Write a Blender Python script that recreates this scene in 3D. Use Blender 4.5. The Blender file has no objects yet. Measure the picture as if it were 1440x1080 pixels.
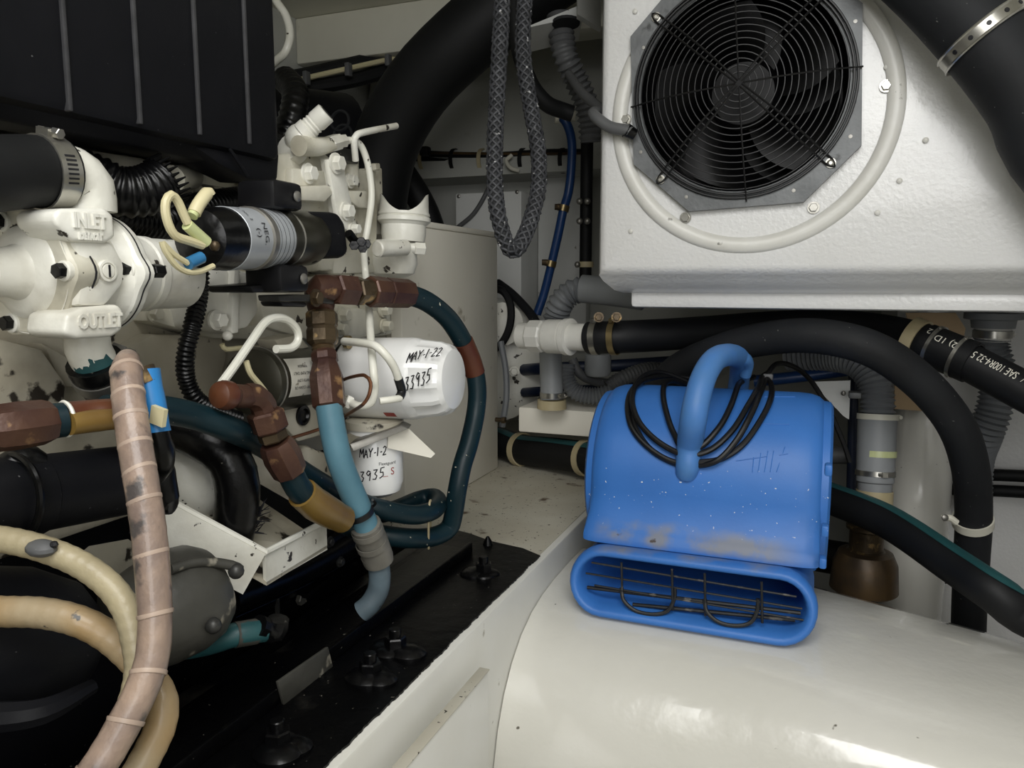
import bpy, bmesh, math, random
from mathutils import Vector, Matrix
random.seed(7)
SC = bpy.context.scene
COL = SC.collection
# ------------------------------------------------------------------ camera
FPX = 1082.0                      # focal length in pixels of the 1440 px wide frame
CAMZ = 1.10                       # lens height above the bilge floor
YAW, PITCH = math.radians(21.5), math.radians(7.53)
C0 = Vector((0, 0, CAMZ))
FWD = Vector((-math.sin(YAW)*math.cos(PITCH), math.cos(YAW)*math.cos(PITCH), -math.sin(PITCH)))
RGT = Vector((math.cos(YAW), math.sin(YAW), 0))
UPV = RGT.cross(FWD)
cam = bpy.data.cameras.new('camera')
cam.sensor_width = 36.0
cam.lens = FPX/1440*36.0
cam.clip_start = 0.02
camo = bpy.data.objects.new('camera', cam)
camo.matrix_world = Matrix(((RGT.x, UPV.x, -FWD.x, C0.x), (RGT.y, UPV.y, -FWD.y, C0.y), (RGT.z, UPV.z, -FWD.z, C0.z), (0, 0, 0, 1)))
COL.objects.link(camo)
SC.camera = camo
# ------------------------------------------------------------------ light: daylight falling through the deck hatch and the doorway behind the camera
SC.view_settings.view_transform = 'Standard'
SC.view_settings.look = 'None'
SC.view_settings.gamma = 1.0
SC.view_settings.use_curve_mapping = False
SC.view_settings.exposure = -0.12
w = bpy.data.worlds.new('world'); SC.world = w; w.use_nodes = True
w.node_tree.nodes['Background'].inputs[0].default_value = (0.86, 0.93, 1.0, 1)
w.node_tree.nodes['Background'].inputs[1].default_value = 0.10
def area(name, loc, target, sx, sy, power, col):
    l = bpy.data.lights.new(name, 'AREA'); l.shape = 'RECTANGLE'; l.size = sx; l.size_y = sy; l.energy = power; l.color = col
    o = bpy.data.objects.new(name, l); o.location = loc
    o.rotation_euler = (Vector(target)-Vector(loc)).to_track_quat('-Z', 'Y').to_euler()
    COL.objects.link(o); return o
area('hatch_daylight', (0.05, -0.05, 1.855), (-0.02, 0.95, 0.7), 0.88, 0.68, 15.5, (1.0, 0.995, 0.975))
area('doorway_daylight', (0.60, -1.29, 1.40), (-0.2, 1.2, 1.0), 0.98, 0.92, 16.0, (1.0, 0.995, 0.985))
# ------------------------------------------------------------------ helpers: geometry
def ray(px, py): return FWD + RGT*((px-720)/FPX) + UPV*((540-py)/FPX)
def P(px, py, d): return C0 + ray(px, py)*d
def PX(px, py, x): r = ray(px, py); return C0 + r*(x/r.x)
def PY(px, py, y): r = ray(px, py); return C0 + r*(y/r.y)
def PZ(px, py, z): r = ray(px, py); return C0 + r*((z-CAMZ)/r.z)
def depth(p): return (Vector(p)-C0).dot(FWD)
def rp(n, d): return n*d/FPX          # a length seen as n pixels at distance d, in metres
V = Vector
EX, EY, EZ = V((1, 0, 0)), V((0, 1, 0)), V((0, 0, 1))
def perp(d):
    d = V(d).normalized(); a = EZ if abs(d.z) < 0.9 else EX
    u = d.cross(a).normalized(); return u, d.cross(u).normalized()
def spline(pts, step):
    pts = [V(p) for p in pts]
    if len(pts) == 2:
        n = max(1, int((pts[1]-pts[0]).length/step)); return [pts[0].lerp(pts[1], i/n) for i in range(n+1)], [i/n for i in range(n+1)]
    q = [pts[0]*2-pts[1]]+pts+[pts[-1]*2-pts[-2]]
    out, par = [], []
    m = len(pts)-1
    for i in range(m):
        p0, p1, p2, p3 = q[i:i+4]
        n = max(2, int((p2-p1).length/step))
        for k in range(n):
            t = k/n
            out.append(0.5*((2*p1)+(p2-p0)*t+(2*p0-5*p1+4*p2-p3)*t*t+(3*p1-p0-3*p2+p3)*t**3)); par.append((i+t)/m)
    out.append(pts[-1]); par.append(1.0)
    return out, par
class MB:
    def __init__(s): s.v = []; s.f = []
    def add(s, vs, fs):
        b = len(s.v); s.v += [V(p) for p in vs]; s.f += [tuple(b+i for i in f) for f in fs]; return s
    def box(s, c, size, R=None):
        c = V(c); h = V(size)/2; vs = []
        for x in (-1, 1):
            for y in (-1, 1):
                for z in (-1, 1):
                    o = V((x*h.x, y*h.y, z*h.z))
                    vs.append(c + (R @ o if R else o))
        return s.add(vs, [(0, 1, 3, 2), (4, 6, 7, 5), (0, 4, 5, 1), (2, 3, 7, 6), (0, 2, 6, 4), (1, 5, 7, 3)])
    def bx(s, x0, x1, y0, y1, z0, z1): return s.box(((x0+x1)/2, (y0+y1)/2, (z0+z1)/2), (abs(x1-x0), abs(y1-y0), abs(z1-z0)))
    def prism(s, poly, ext):
        n = len(poly); poly = [V(p) for p in poly]; e = V(ext)
        vs = poly+[p+e for p in poly]
        fs = [tuple(range(n-1, -1, -1)), tuple(range(n, 2*n))]+[(i, (i+1) % n, n+(i+1) % n, n+i) for i in range(n)]
        return s.add(vs, fs)
    def rings(s, rings, cap0=True, cap1=True):
        n = len(rings[0]); vs = [p for r in rings for p in r]; fs = []
        for k in range(len(rings)-1):
            for i in range(n):
                j = (i+1) % n
                fs.append((k*n+i, k*n+j, (k+1)*n+j, (k+1)*n+i))
        if cap0: fs.append(tuple(range(n-1, -1, -1)))
        if cap1: fs.append(tuple(range((len(rings)-1)*n, len(rings)*n)))
        return s.add(vs, fs)
    def lathe(s, p0, d, prof, seg=24, sx=1.0, rot=0, cap=True):
        p0 = V(p0); d = V(d).normalized(); u, w_ = perp(d)
        rs = []
        for t, r in prof:
            rs.append([p0+d*t+(u*math.cos(rot+2*math.pi*i/seg)*sx+w_*math.sin(rot+2*math.pi*i/seg))*max(r, 1e-5) for i in range(seg)])
        return s.rings(rs, cap, cap)
    def cyl(s, a, b, r, seg=20, r2=None, bev=0):
        a = V(a); b = V(b); L = (b-a).length; r2 = r if r2 is None else r2
        pr = [(0, r), (L, r2)] if not bev else [(0, r-bev), (bev, r), (L-bev, r2), (L, r2-bev)]
        return s.lathe(a, b-a, pr, seg)
    def hex(s, a, b, r, rot=0): a = V(a); b = V(b); L = (b-a).length; c = min(L*.15, r*.12); return s.lathe(a, b-a, [(0, r-c), (c, r), (L-c, r), (L, r-c)], 6, rot=rot)
    def sphere(s, c, r, seg=20, sc=(1, 1, 1), R=None):
        c = V(c); rs = []; m = seg//2
        for k in range(m+1):
            th = math.pi*k/m
            ring = []
            for i in range(seg):
                ph = 2*math.pi*i/seg
                o = V((math.sin(th)*math.cos(ph)*sc[0], math.sin(th)*math.sin(ph)*sc[1], math.cos(th)*sc[2]))*r
                if th == 0 or k == m: o += V((math.cos(ph), math.sin(ph), 0))*1e-5
                ring.append(c+(R @ o if R else o))
            rs.append(ring)
        return s.rings(rs)
    def tube(s, pts, r, seg=14, step=None, corr=None, cap=True, lump=0, smooth=True):
        rr = r if isinstance(r, (list, tuple)) else None
        r0 = max(rr) if rr else r
        st = step or max(0.004, r0*0.5)
        if corr: st = corr[0]/4
        if smooth: path, par = spline(pts, st)
        else: path = [V(p) for p in pts]; par = [i/(len(pts)-1) for i in range(len(pts))]
        if corr:   # even arc length steps so the ribs are even
            L = [0]
            for i in range(1, len(path)): L.append(L[-1]+(path[i]-path[i-1]).length)
            n = max(8, int(L[-1]/st)); np_, npar = [], []; j = 0
            for k in range(n+1):
                t = L[-1]*k/n
                while j < len(L)-2 and L[j+1] < t: j += 1
                f = (t-L[j])/max(1e-9, L[j+1]-L[j]); np_.append(path[j].lerp(path[j+1], f)); npar.append(par[j]+(par[j+1]-par[j])*f)
            path, par = np_, npar
        T = []
        for i in range(len(path)):
            a = path[max(0, i-1)]; b = path[min(len(path)-1, i+1)]; T.append((b-a).normalized())
        u, _ = perp(T[0]); rs = []
        for i, p in enumerate(path):
            u = (u-T[i]*u.dot(T[i])).normalized(); w_ = T[i].cross(u)
            if rr:
                q = par[i]*(len(rr)-1); a = min(int(q), len(rr)-2); R = rr[a]+(rr[a+1]-rr[a])*(q-a)
            else: R = r
            if corr: R *= (1.0, 1-corr[1]*.6, 1-corr[1], 1-corr[1]*.4)[i % 4]
            if lump: R *= 1+lump*math.sin(i*1.9+math.sin(i*.7)*2)
            rs.append([p+(u*math.cos(2*math.pi*k/seg)+w_*math.sin(2*math.pi*k/seg))*R for k in range(seg)])
        return s.rings(rs, cap, cap)
    def ring(s, c, d, R, r, seg=32, seg2=8):
        c = V(c); u, w_ = perp(d); d = V(d).normalized(); vs = []; fs = []
        for i in range(seg):
            a = 2*math.pi*i/seg; e = u*math.cos(a)+w_*math.sin(a)
            for k in range(seg2):
                b = 2*math.pi*k/seg2; vs.append(c+e*(R+r*math.cos(b))+d*r*math.sin(b))
        for i in range(seg):
            for k in range(seg2):
                fs.append((i*seg2+k, ((i+1) % seg)*seg2+k, ((i+1) % seg)*seg2+(k+1) % seg2, i*seg2+(k+1) % seg2))
        return s.add(vs, fs)
    def band(s, c, d, r, w_, th=0.0012, seg=28):
        """a flat strap round a hose"""
        c = V(c); d = V(d).normalized(); h = w_/2
        return s.lathe(c, d, [(-h, r), (-h, r+th), (h, r+th), (h, r)], seg, cap=False)
    def build(s, name, mat, parent=None, bevel=0, bseg=2, angle=35, label=None, smooth=True):
        org = ORG[parent] if parent else None
        if org is None:
            xs = [p.x for p in s.v]; ys = [p.y for p in s.v]; zs = [p.z for p in s.v]
            org = V(((min(xs)+max(xs))/2, (min(ys)+max(ys))/2, min(zs)))
        me = bpy.data.meshes.new(name)
        me.from_pydata([p-org for p in s.v], [], s.f)
        bm = bmesh.new(); bm.from_mesh(me)
        bmesh.ops.recalc_face_normals(bm, faces=bm.faces)
        if bevel:
            es = [e for e in bm.edges if len(e.link_faces) == 2 and e.calc_face_angle(0) > math.radians(28)]
            bmesh.ops.bevel(bm, geom=es, offset=bevel, segments=bseg, profile=0.5, affect='EDGES', clamp_overlap=True)
        bm.to_mesh(me); bm.free()
        if smooth:
            for p in me.polygons: p.use_smooth = True
            me.set_sharp_from_angle(angle=math.radians(angle))
        me.materials.append(mat if not isinstance(mat, str) else M[mat])
        o = bpy.data.objects.new(name, me); COL.objects.link(o)
        if parent: o.parent = parent
        else: o.location = org
        ORG[o] = org
        if label: o['label'] = label
        return o
ORG = {}
def tag(o, label, cat, group=None):
    o['label'] = label; o['category'] = cat
    if group: o['group'] = group
    return o
def thing(name, label, cat, loc, group=None):
    o = bpy.data.objects.new(name, None); COL.objects.link(o); o.location = V(loc); o.empty_display_size = .05
    ORG[o] = V(loc); return tag(o, label, cat, group)
def struct(o): o['kind'] = 'structure'; return o
def bolt(parent, p, d, r, h, mat, name='bolt', washer=True):
    d = V(d).normalized(); p = V(p); m = MB()
    if washer: m.lathe(p, d, [(-h*.1, r*1.35), (h*.18, r*1.35), (h*.18, r*1.0)], 18)
    m.hex(p, p+d*h, r)
    return m.build(name, mat, parent, angle=25)
def screw(parent, p, d, r, mat, name='screw'):
    m = MB(); m.lathe(p, d, [(0, r), (r*.25, r*.95), (r*.5, r*.6), (r*.55, 0)], 14); return m.build(name, mat, parent)
def hose_clamp(parent, c, d, r, w_, mat, side, scr=True, name='hose_clamp', th=.0015):
    """worm drive clamp: strap, screw housing and screw"""
    c = V(c); d = V(d).normalized(); side = V(side); side = (side-d*side.dot(d)).normalized()
    m = MB(); m.band(c, d, r, w_, th); b = m.build(name, mat, parent, angle=50)
    if scr:
        t = d.cross(side).normalized(); R = Matrix((t, d, side)).transposed()
        w_ = min(w_, .012); k = MB(); k.box(c+side*(r+w_*.28), (w_*1.1, w_*.95, w_*.5), R); k.hex(c+side*(r+w_*.35)+t*w_*.5, c+side*(r+w_*.35)+t*w_*1.15, w_*.36)
        k.cyl(c+side*(r+w_*.35)-t*w_*.5, c+side*(r+w_*.35)-t*w_*.85, w_*.22, 10)
        k.build('clamp_screw', mat, b, angle=30)
    return b
# ------------------------------------------------------------------ helpers: materials
M = {}
def lin(c):
    if isinstance(c, str): c = tuple(int(c[i:i+2], 16)/255 for i in (0, 2, 4))
    return tuple((x/12.92 if x <= .04045 else ((x+.055)/1.055)**2.4) for x in c)+(1,)
def mk(name, col, rough=.5, metal=0, var=None, vscale=12, vamt=.5, chip=None, cscale=40, cth=.68, spec=None, sscale=300, sth=.74, bump=0, bscale=60, coat=0, wave=None, trans=0, csharp=.02, grime=None, coatr=.05):
    m = bpy.data.materials.new(name); m.use_nodes = True; nt = m.node_tree; N = nt.nodes; L = nt.links
    b = N['Principled BSDF']; b.inputs['Roughness'].default_value = rough; b.inputs['Metallic'].default_value = metal
    b.inputs['Coat Weight'].default_value = coat; b.inputs['Coat Roughness'].default_value = coatr
    b.inputs['Specular IOR Level'].default_value = .15 if name.startswith('fan_') else .2 if name in ('black_bed', 'black_paint') else .3 if name.startswith(('black', 'rubber', 'teal_hose')) else .5
    tc = N.new('ShaderNodeTexCoord'); src = None
    rgb = N.new('ShaderNodeRGB'); rgb.outputs[0].default_value = lin(col); src = rgb.outputs[0]
    def noise(sc, det=4):
        n = N.new('ShaderNodeTexNoise'); n.inputs['Scale'].default_value = sc; n.inputs['Detail'].default_value = det
        L.new(tc.outputs['Object'], n.inputs['Vector']); return n.outputs['Fac']
    def ramp(f, a, b_):
        r = N.new('ShaderNodeMapRange'); r.inputs[1].default_value = a; r.inputs[2].default_value = b_; L.new(f, r.inputs[0]); return r.outputs[0]
    def mix(f, a, colb, amt=1):
        x = N.new('ShaderNodeMix'); x.data_type = 'RGBA'
        if amt != 1:
            mm = N.new('ShaderNodeMath'); mm.operation = 'MULTIPLY'; mm.inputs[1].default_value = amt; L.new(f, mm.inputs[0]); f = mm.outputs[0]
        L.new(f, x.inputs[0]); L.new(a, x.inputs[6]); x.inputs[7].default_value = lin(colb); return x.outputs[2]
    if var: src = mix(ramp(noise(vscale), .35, .65), src, var, vamt)
    if grime: src = mix(ramp(noise(grime[1], 8), grime[2], grime[3]), src, grime[0], grime[4])
    if wave:
        wv = N.new('ShaderNodeTexWave'); wv.wave_type = 'BANDS'; wv.bands_direction = wave[0]; wv.inputs['Scale'].default_value = wave[1]; wv.inputs['Distortion'].default_value = wave[2]
        L.new(tc.outputs['Object'], wv.inputs['Vector']); src = mix(ramp(wv.outputs['Fac'], .3, .8), src, wave[3], wave[4])
    if chip: src = mix(ramp(noise(cscale, 6), cth-.055, cth-.055+csharp), src, chip)
    if spec: src = mix(ramp(noise(sscale, 2), sth-.05, sth-.03), src, spec)
    L.new(src, b.inputs['Base Color'])
    if bump:
        bp = N.new('ShaderNodeBump'); bp.inputs['Strength'].default_value = bump; bp.inputs['Distance'].default_value = .002
        L.new(noise(bscale, 3), bp.inputs['Height']); L.new(bp.outputs[0], b.inputs['Normal'])
    M[name] = m; return m
mk('gelcoat', 'e9e9e8', .28, var='dfdeda', vscale=6, bump=.5, bscale=150, coat=.5, coatr=.12)
mk('gelcoat_smooth', 'dfddd5', .22, var='d3d1c6', vscale=4, bump=.55, bscale=32, coat=1.0, coatr=.06, spec='6a665c', sscale=42, sth=.80)
mk('white_board', 'dedfdc', .5, var='cfd0cc', vscale=5, bump=.15, bscale=40, chip='8a857a', cscale=18, cth=.78)
mk('cream_paint', 'eeeade', .42, var='e4e0d2', vscale=5, bump=.12, bscale=30, chip='a39a84', cscale=22, cth=.74, csharp=.1)
mk('stringer_white', 'e0dfd8', .35, var='d5d3c8', vscale=7, bump=.2, bscale=35, chip='8f8878', cscale=30, cth=.76, csharp=.06)
mk('deck_paint', 'c9c5b6', .55, var='b3ab98', vscale=9, bump=.2, bscale=60, chip='574434', cscale=26, cth=.70, csharp=.12, spec='3a332a', sscale=120, sth=.72)
mk('engine_white', 'dad7c9', .38, var='c2bda9', vscale=14, vamt=.7, bump=.4, bscale=80, chip='3b362e', cscale=46, cth=.70, grime=('6e6552', 9, .52, .72, .7))
mk('engine_bright', 'e6e5dc', .30, var='d3d0c2', vscale=16, bump=.4, bscale=80, chip='35302a', cscale=55, cth=.715, grime=('857c68', 11, .55, .75, .55))
mk('engine_dirty', 'c6c1b1', .5, var='a39b87', vscale=9, vamt=.8, bump=.4, bscale=60, chip='2c261f', cscale=30, cth=.665, csharp=.04, grime=('4f4636', 7, .50, .70, .7))
mk('black_paint', '0b0c10', .55, var='131317', vscale=20, bump=.12, bscale=120, spec='5b5b5c', sscale=180, sth=.80)
mk('rib_worn', '2e2e30', .5, var='48484a', vscale=40)
mk('black_gloss', '060607', .28, var='0d0d0e', vscale=30, bump=.5, bscale=55, spec='55534e', sscale=160, sth=.80)
mk('black_bed', '030304', .36, var='070708', vscale=18, bump=.7, bscale=40, spec='6b675f', sscale=150, sth=.785, chip='22211e', cscale=12, cth=.66, csharp=.1)
mk('rubber', '0e0f10', .6, var='161718', vscale=14, bump=.15, bscale=90)
mk('rubber_dusty', '191a1c', .66, var='25272a', vscale=9, vamt=.7, bump=.2, bscale=70, spec='6f6f6c', sscale=140, sth=.79)
mk('rubber_print', '111214', .55, var='1a1b1d', vscale=10)
mk('teal_hose', '0b2128', .42, var='132c33', vscale=12, bump=.15, bscale=80, spec='b8b2a0', sscale=170, sth=.775)
mk('blue_hose', '5d8797', .48, var='4a7282', vscale=16, vamt=.7, bump=.12, bscale=90, chip='27343a', cscale=40, cth=.74)
mk('teal_stripe', '1c494c', .5, var='275658', vscale=20)
mk('navy_dark', '0f1c34', .45, var='14233f', vscale=20)
mk('navy_hose', '1b3c6e', .38, var='244a82', vscale=20)
mk('copper_paint', '3f2721', .42, metal=.3, var='573d2f', vscale=30, vamt=.85, bump=.3, bscale=120, chip='94734f', cscale=45, cth=.68, csharp=.08)
mk('bronze', '5c4e3a', .40, metal=.6, var='3c3226', vscale=28, vamt=.8, bump=.25, bscale=120, chip='9a8055', cscale=50, cth=.64, csharp=.08)
mk('copper_tube', '8f6248', .35, metal=.8, var='6c4a36', vscale=40)
mk('amber_sleeve', '7d6430', .38, var='5c4326', vscale=14, vamt=.8, bump=.2, bscale=60)
mk('red_sleeve', '4a211a', .38, var='5f3a22', vscale=14, vamt=.8, bump=.2, bscale=60)
mk('steel', 'b9b7b0', .28, metal=.9, var='8d8a82', vscale=60)
mk('steel_dull', '9a9893', .42, metal=.8, var='77746c', vscale=40)
mk('brass_dull', '9b8a63', .35, metal=.8, var='75664a', vscale=40)
mk('zinc_plate', '747677', .52, metal=.5, var='5f6162', vscale=22, vamt=.8, bump=.2, bscale=160, chip='4a4b4b', cscale=40, cth=.70, csharp=.1)
mk('olive_metal', '3a382e', .36, metal=.45, var='2a2922', vscale=22, bump=.1)
mk('dark_metal', '4a4a48', .42, metal=.5, var='2f2e2c', vscale=26, bump=.3, bscale=70, spec='a09b8e', sscale=150, sth=.78)
mk('grey_plastic', '8d9092', .5, var='7f8284', vscale=12, bump=.08)
mk('grey_hose', '7c7f82', .55, var='6a6d70', vscale=16)
mk('slate_hose', '5f6f78', .5, var='4b585f', vscale=30, vamt=.8, chip='23282b', cscale=40, cth=.70, csharp=.05)
mk('dirty_tape', '75726a', .5, var='5c5a53', vscale=30, vamt=.8)
mk('grey_rubber', '5e5f60', .55, var='4c4d4e', vscale=14, spec='8a8a86', sscale=150, sth=.77)
mk('pvc_white', 'dddcd6', .35, var='cfcdc4', vscale=22, bump=.2, bscale=80, chip='77736a', cscale=50, cth=.74, csharp=.06)
mk('tan_wrap', 'a08a79', .42, var='76665e', vscale=34, vamt=.9, bump=.6, bscale=110, chip='4a4442', cscale=30, cth=.66, csharp=.06, coat=.25)
mk('tan_ridge', 'b5a08f', .4, var='85756b', vscale=30)
mk('cream_wrap', 'b0a484', .45, var='958a70', vscale=16, vamt=.8, bump=.5, bscale=100, chip='3c3a36', cscale=30, cth=.74, csharp=.04, coat=.15)
mk('ochre_wrap', '9a7c4e', .45, var='a89a80', vscale=12, vamt=.8, bump=.4, bscale=80, chip='3c3a36', cscale=30, cth=.74, coat=.15)
mk('wire_cream', 'cfc6a0', .42, var='c4ba92', vscale=40)
mk('crimp_yellow', 'c9cf9a', .3, var='b3bb84', vscale=60)
mk('crimp_blue', '2f6f9c', .3, var='275f88', vscale=60)
mk('blue_tape', '2c7fc0', .38, var='226aa6', vscale=30)
mk('label_silver', 'b5b9bd', .35, metal=.2, var='a2a6aa', vscale=30)
mk('label_white', 'd4d2c8', .45, var='c0bdb0', vscale=40, chip='8a8678', cscale=60, cth=.7)
mk('ink', '16161a', .5)
mk('ink_red', '9a3530', .5)
mk('print_white', 'e0ddd0', .5)
mk('filter_white', 'eeeeec', .26, var='e3e4e3', vscale=12, chip='a29c8e', cscale=26, cth=.76, csharp=.08, coat=.3)
mk('cardboard', 'b39a78', .7, var='a48a68', vscale=10, bump=.1)
mk('teal_paint', '1f4a4e', .45, var='2f5c5e', vscale=40, bump=.3)
mk('white_tube', 'e6e5da', .32, var='d5d3c4', vscale=40, chip='4a443a', cscale=60, cth=.75)
mk('zip_tie', '101012', .4)
mk('zip_white', 'd6d3c4', .45)
mk('black_plastic', '111113', .38, var='19191b', vscale=20)
mk('fan_black', '060607', .34, var='0a0a0c', vscale=20)
mk('wire_black', '08080a', .45)
mk('beige_collar', 'b8ab8a', .5, var='a3966f', vscale=20)
mk('bronze_dark', '4c4033', .4, metal=.5, var='6b5538', vscale=16, vamt=.9, bump=.2)
mk('primer_grey', '4b4a45', .45, var='35342f', vscale=14, vamt=.8, bump=.4, bscale=50, chip='8c877a', cscale=30, cth=.68, csharp=.05)
mk('ceiling_paint', 'dddbcc', .5, var='bdbaa9', vscale=3, bump=.1, bscale=20, chip='a09b88', cscale=10, cth=.7, csharp=.15)
mk('wall_paint', 'c2c3bd', .5, var='a8a9a2', vscale=3, bump=.15, bscale=20, chip='6b6458', cscale=9, cth=.70, csharp=.2)
mk('bilge_paint', 'b4b2a6', .55, var='9c998c', vscale=4, bump=.2, bscale=30, chip='4a4338', cscale=8, cth=.64, csharp=.2)
# ------------------------------------------------------------------ helpers: lettering
def text_mesh(s, size, bold=0.0):
    cu = bpy.data.curves.new('lettering', 'FONT'); cu.body = s; cu.size = size; cu.align_x = 'CENTER'; cu.align_y = 'CENTER'; cu.resolution_u = 3; cu.offset = bold
    o = bpy.data.objects.new('lettering', cu); COL.objects.link(o)
    dg = bpy.context.evaluated_depsgraph_get(); me = bpy.data.meshes.new_from_object(o.evaluated_get(dg))
    vs = [(v.co.x, v.co.y) for v in me.vertices]; fs = [tuple(p.vertices) for p in me.polygons]
    bpy.data.objects.remove(o); bpy.data.curves.remove(cu); bpy.data.meshes.remove(me)
    return vs, fs
def decal(parent, s, size, fn, mat, name='lettering', bold=0.0, emboss=0):
    """print text on a surface: fn(u, v) gives the point"""
    vs, fs = text_mesh(s, size, bold); m = MB(); m.v = [V(fn(*q)) for q in vs]; m.f = fs
    if emboss:
        n = len(vs); top = [V(fn(*q)) + V(emboss) for q in vs]; m.v = m.v + top
        cnt = {}
        for f in fs:
            for i in range(len(f)):
                e = (f[i], f[(i+1) % len(f)]); cnt[e] = 1
        side = [(a, b, n+b, n+a) for (a, b) in cnt if (b, a) not in cnt]
        m.f = fs+[tuple(n+i for i in f) for f in fs]+side
    return m.build(name, mat, parent, smooth=False)
def flat(c, u, v, off=0.0004):
    c = V(c); u = V(u).normalized(); v = V(v).normalized(); n = u.cross(v)
    return lambda a, b: c+u*a+v*b+n*off
def oncyl(c, axis, face, R, off=0.0004, swap=False, flip=False):
    """u runs along the axis (or round it when swapped), v round it; face is the outward direction at the middle"""
    c = V(c); a = V(axis).normalized(); f = V(face); f = (f-a*f.dot(a)).normalized(); t = f.cross(a)*(1 if not flip else -1)
    def fn(u, v):
        if swap: u, v = v, u
        g = v/R; return c+a*u+(f*math.cos(g)+t*math.sin(g))*(R+off)
    return fn
# hand lettering as pen strokes in a unit box
PEN = {'M': [[(0, 0), (.08, 1), (.4, .35), (.7, 1), (.78, 0)]], 'A': [[(0, 0), (.35, 1), (.7, 0)], [(.12, .4), (.62, .42)]], 'Y': [[(0, 1), (.32, .5), (.68, 1)], [(.32, .5), (.28, 0)]],
       '1': [[(.2, 1), (.16, 0)]], '2': [[(.05, .8), (.3, 1), (.58, .8), (.45, .45), (.02, 0), (.65, .05)]], '-': [[(.08, .45), (.42, .5)]],
       '3': [[(.05, .95), (.55, .95), (.25, .55), (.55, .35), (.4, .02), (.02, .08)]], '9': [[(.55, .85), (.25, 1), (.05, .75), (.3, .5), (.55, .8), (.5, 0)]],
       '5': [[(.6, 1), (.15, .98), (.1, .55), (.45, .55), (.52, .2), (.05, .0)]]}
def handwrite(parent, s, size, fn, mat, pen=.0013, gap=.85, slant=.12, name='handwriting', xs=1.0, rise=0.0):
    m = MB(); x = 0; W = 0
    for ch in s: W += .55 if ch in '1-' else gap
    x = -W/2
    rnd = random.Random(len(s)*7+3)
    for ch in s:
        dy = rnd.uniform(-.06, .06)
        for st in PEN.get(ch, []):
            q = []
            for i in range(len(st)-1):
                for k in range(5): t = k/5; q.append((st[i][0]+(st[i+1][0]-st[i][0])*t, st[i][1]+(st[i+1][1]-st[i][1])*t))
            q.append(st[-1])
            q = [((a+x+slant*b)*size*xs, (b-.5+dy)*size+(a+x)*size*xs*rise) for a, b in q]
            vs = []
            for i in range(len(q)):
                a = q[max(0, i-1)]; b = q[min(len(q)-1, i+1)]; dx, dy2 = b[0]-a[0], b[1]-a[1]; l = math.hypot(dx, dy2) or 1
                nx, ny = -dy2/l*pen/2, dx/l*pen/2
                vs += [fn(q[i][0]+nx, q[i][1]+ny), fn(q[i][0]-nx, q[i][1]-ny)]
            m.add(vs, [(2*i, 2*i+1, 2*i+3, 2*i+2) for i in range(len(q)-1)])
        x += .55 if ch in '1-' else gap
    return m.build(name, mat, parent, smooth=False)
# ================================================================== the room
CZ = 1.86
struct(MB().bx(-1.5, 1.2, -1.35, 2.45, -.05, 0).build('floor', 'bilge_paint'))
struct(MB().bx(-1.5, 1.2, 2.4, 2.45, 0, CZ+.02).build('wall_back', 'wall_paint'))
struct(MB().bx(-1.5, -1.45, -1.35, 2.4, 0, CZ).build('wall_left', 'wall_paint'))
struct(MB().bx(1.15, 1.2, -1.35, 2.4, 0, CZ).build('wall_right', 'gelcoat'))
m = MB(); m.bx(-1.5, -.40, -1.35, 2.45, CZ, CZ+.05); m.bx(.50, 1.2, -1.35, 2.45, CZ, CZ+.05); m.bx(-.40, .50, -1.35, -.40, CZ, CZ+.05); m.bx(-.40, .50, .30, 2.45, CZ, CZ+.05)
struct(m.build('ceiling', 'ceiling_paint', smooth=False))
m = MB(); m.bx(-1.5, .1, -1.35, -1.3, 0, CZ); m.bx(1.1, 1.2, -1.35, -1.3, 0, CZ); m.bx(.1, 1.1, -1.35, -1.3, 0, .9)
struct(m.build('wall_front', 'wall_paint', smooth=False))
# deck beam seen at the top, and the stepped white bulkhead behind the hoses on the right
z0 = PY(490, 88, 2.0).z
struct(MB().bx(-1.45, -.36, 1.96, 2.06, z0, CZ).build('trim_1', 'ceiling_paint', bevel=.006))
struct(MB().bx(.17, 1.15, 1.93, 2.4, 0, CZ).build('wall_step', 'gelcoat'))
# hull panels on the back wall (curved upper skin, board and junction box in front of it)
rs = []
for i in range(17):
    t = i/16; yy = 2.395-.16*(1-t)**2-.02; zz = PY(700, 235, 2.2).z-.02+t*.58
    rs.append((yy, zz))
m = MB(); poly = [(-1.44, y, z) for y, z in rs]+[(-1.44, 2.398, rs[-1][1]), (-1.44, 2.398, rs[0][1])]
m.prism(poly, (1.0, 0, 0)); o = struct(m.build('trim_2', 'wall_paint'))
# ------------------------------------------------------------------ engine bed stringer
ZS = CAMZ-.46
XS = -.405
st = thing('engine_stringer', 'long white painted engine bed girder with a black tarred top edge', 'stringer', (-.5, 1.2, 0))
MB().bx(-.62, XS, .25, 2.38, .0, ZS).build('girder_web', 'stringer_white', st, bevel=.004)
ye = PZ(757, 783, ZS).y; ye2 = PZ(640, 746, ZS).y
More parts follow.
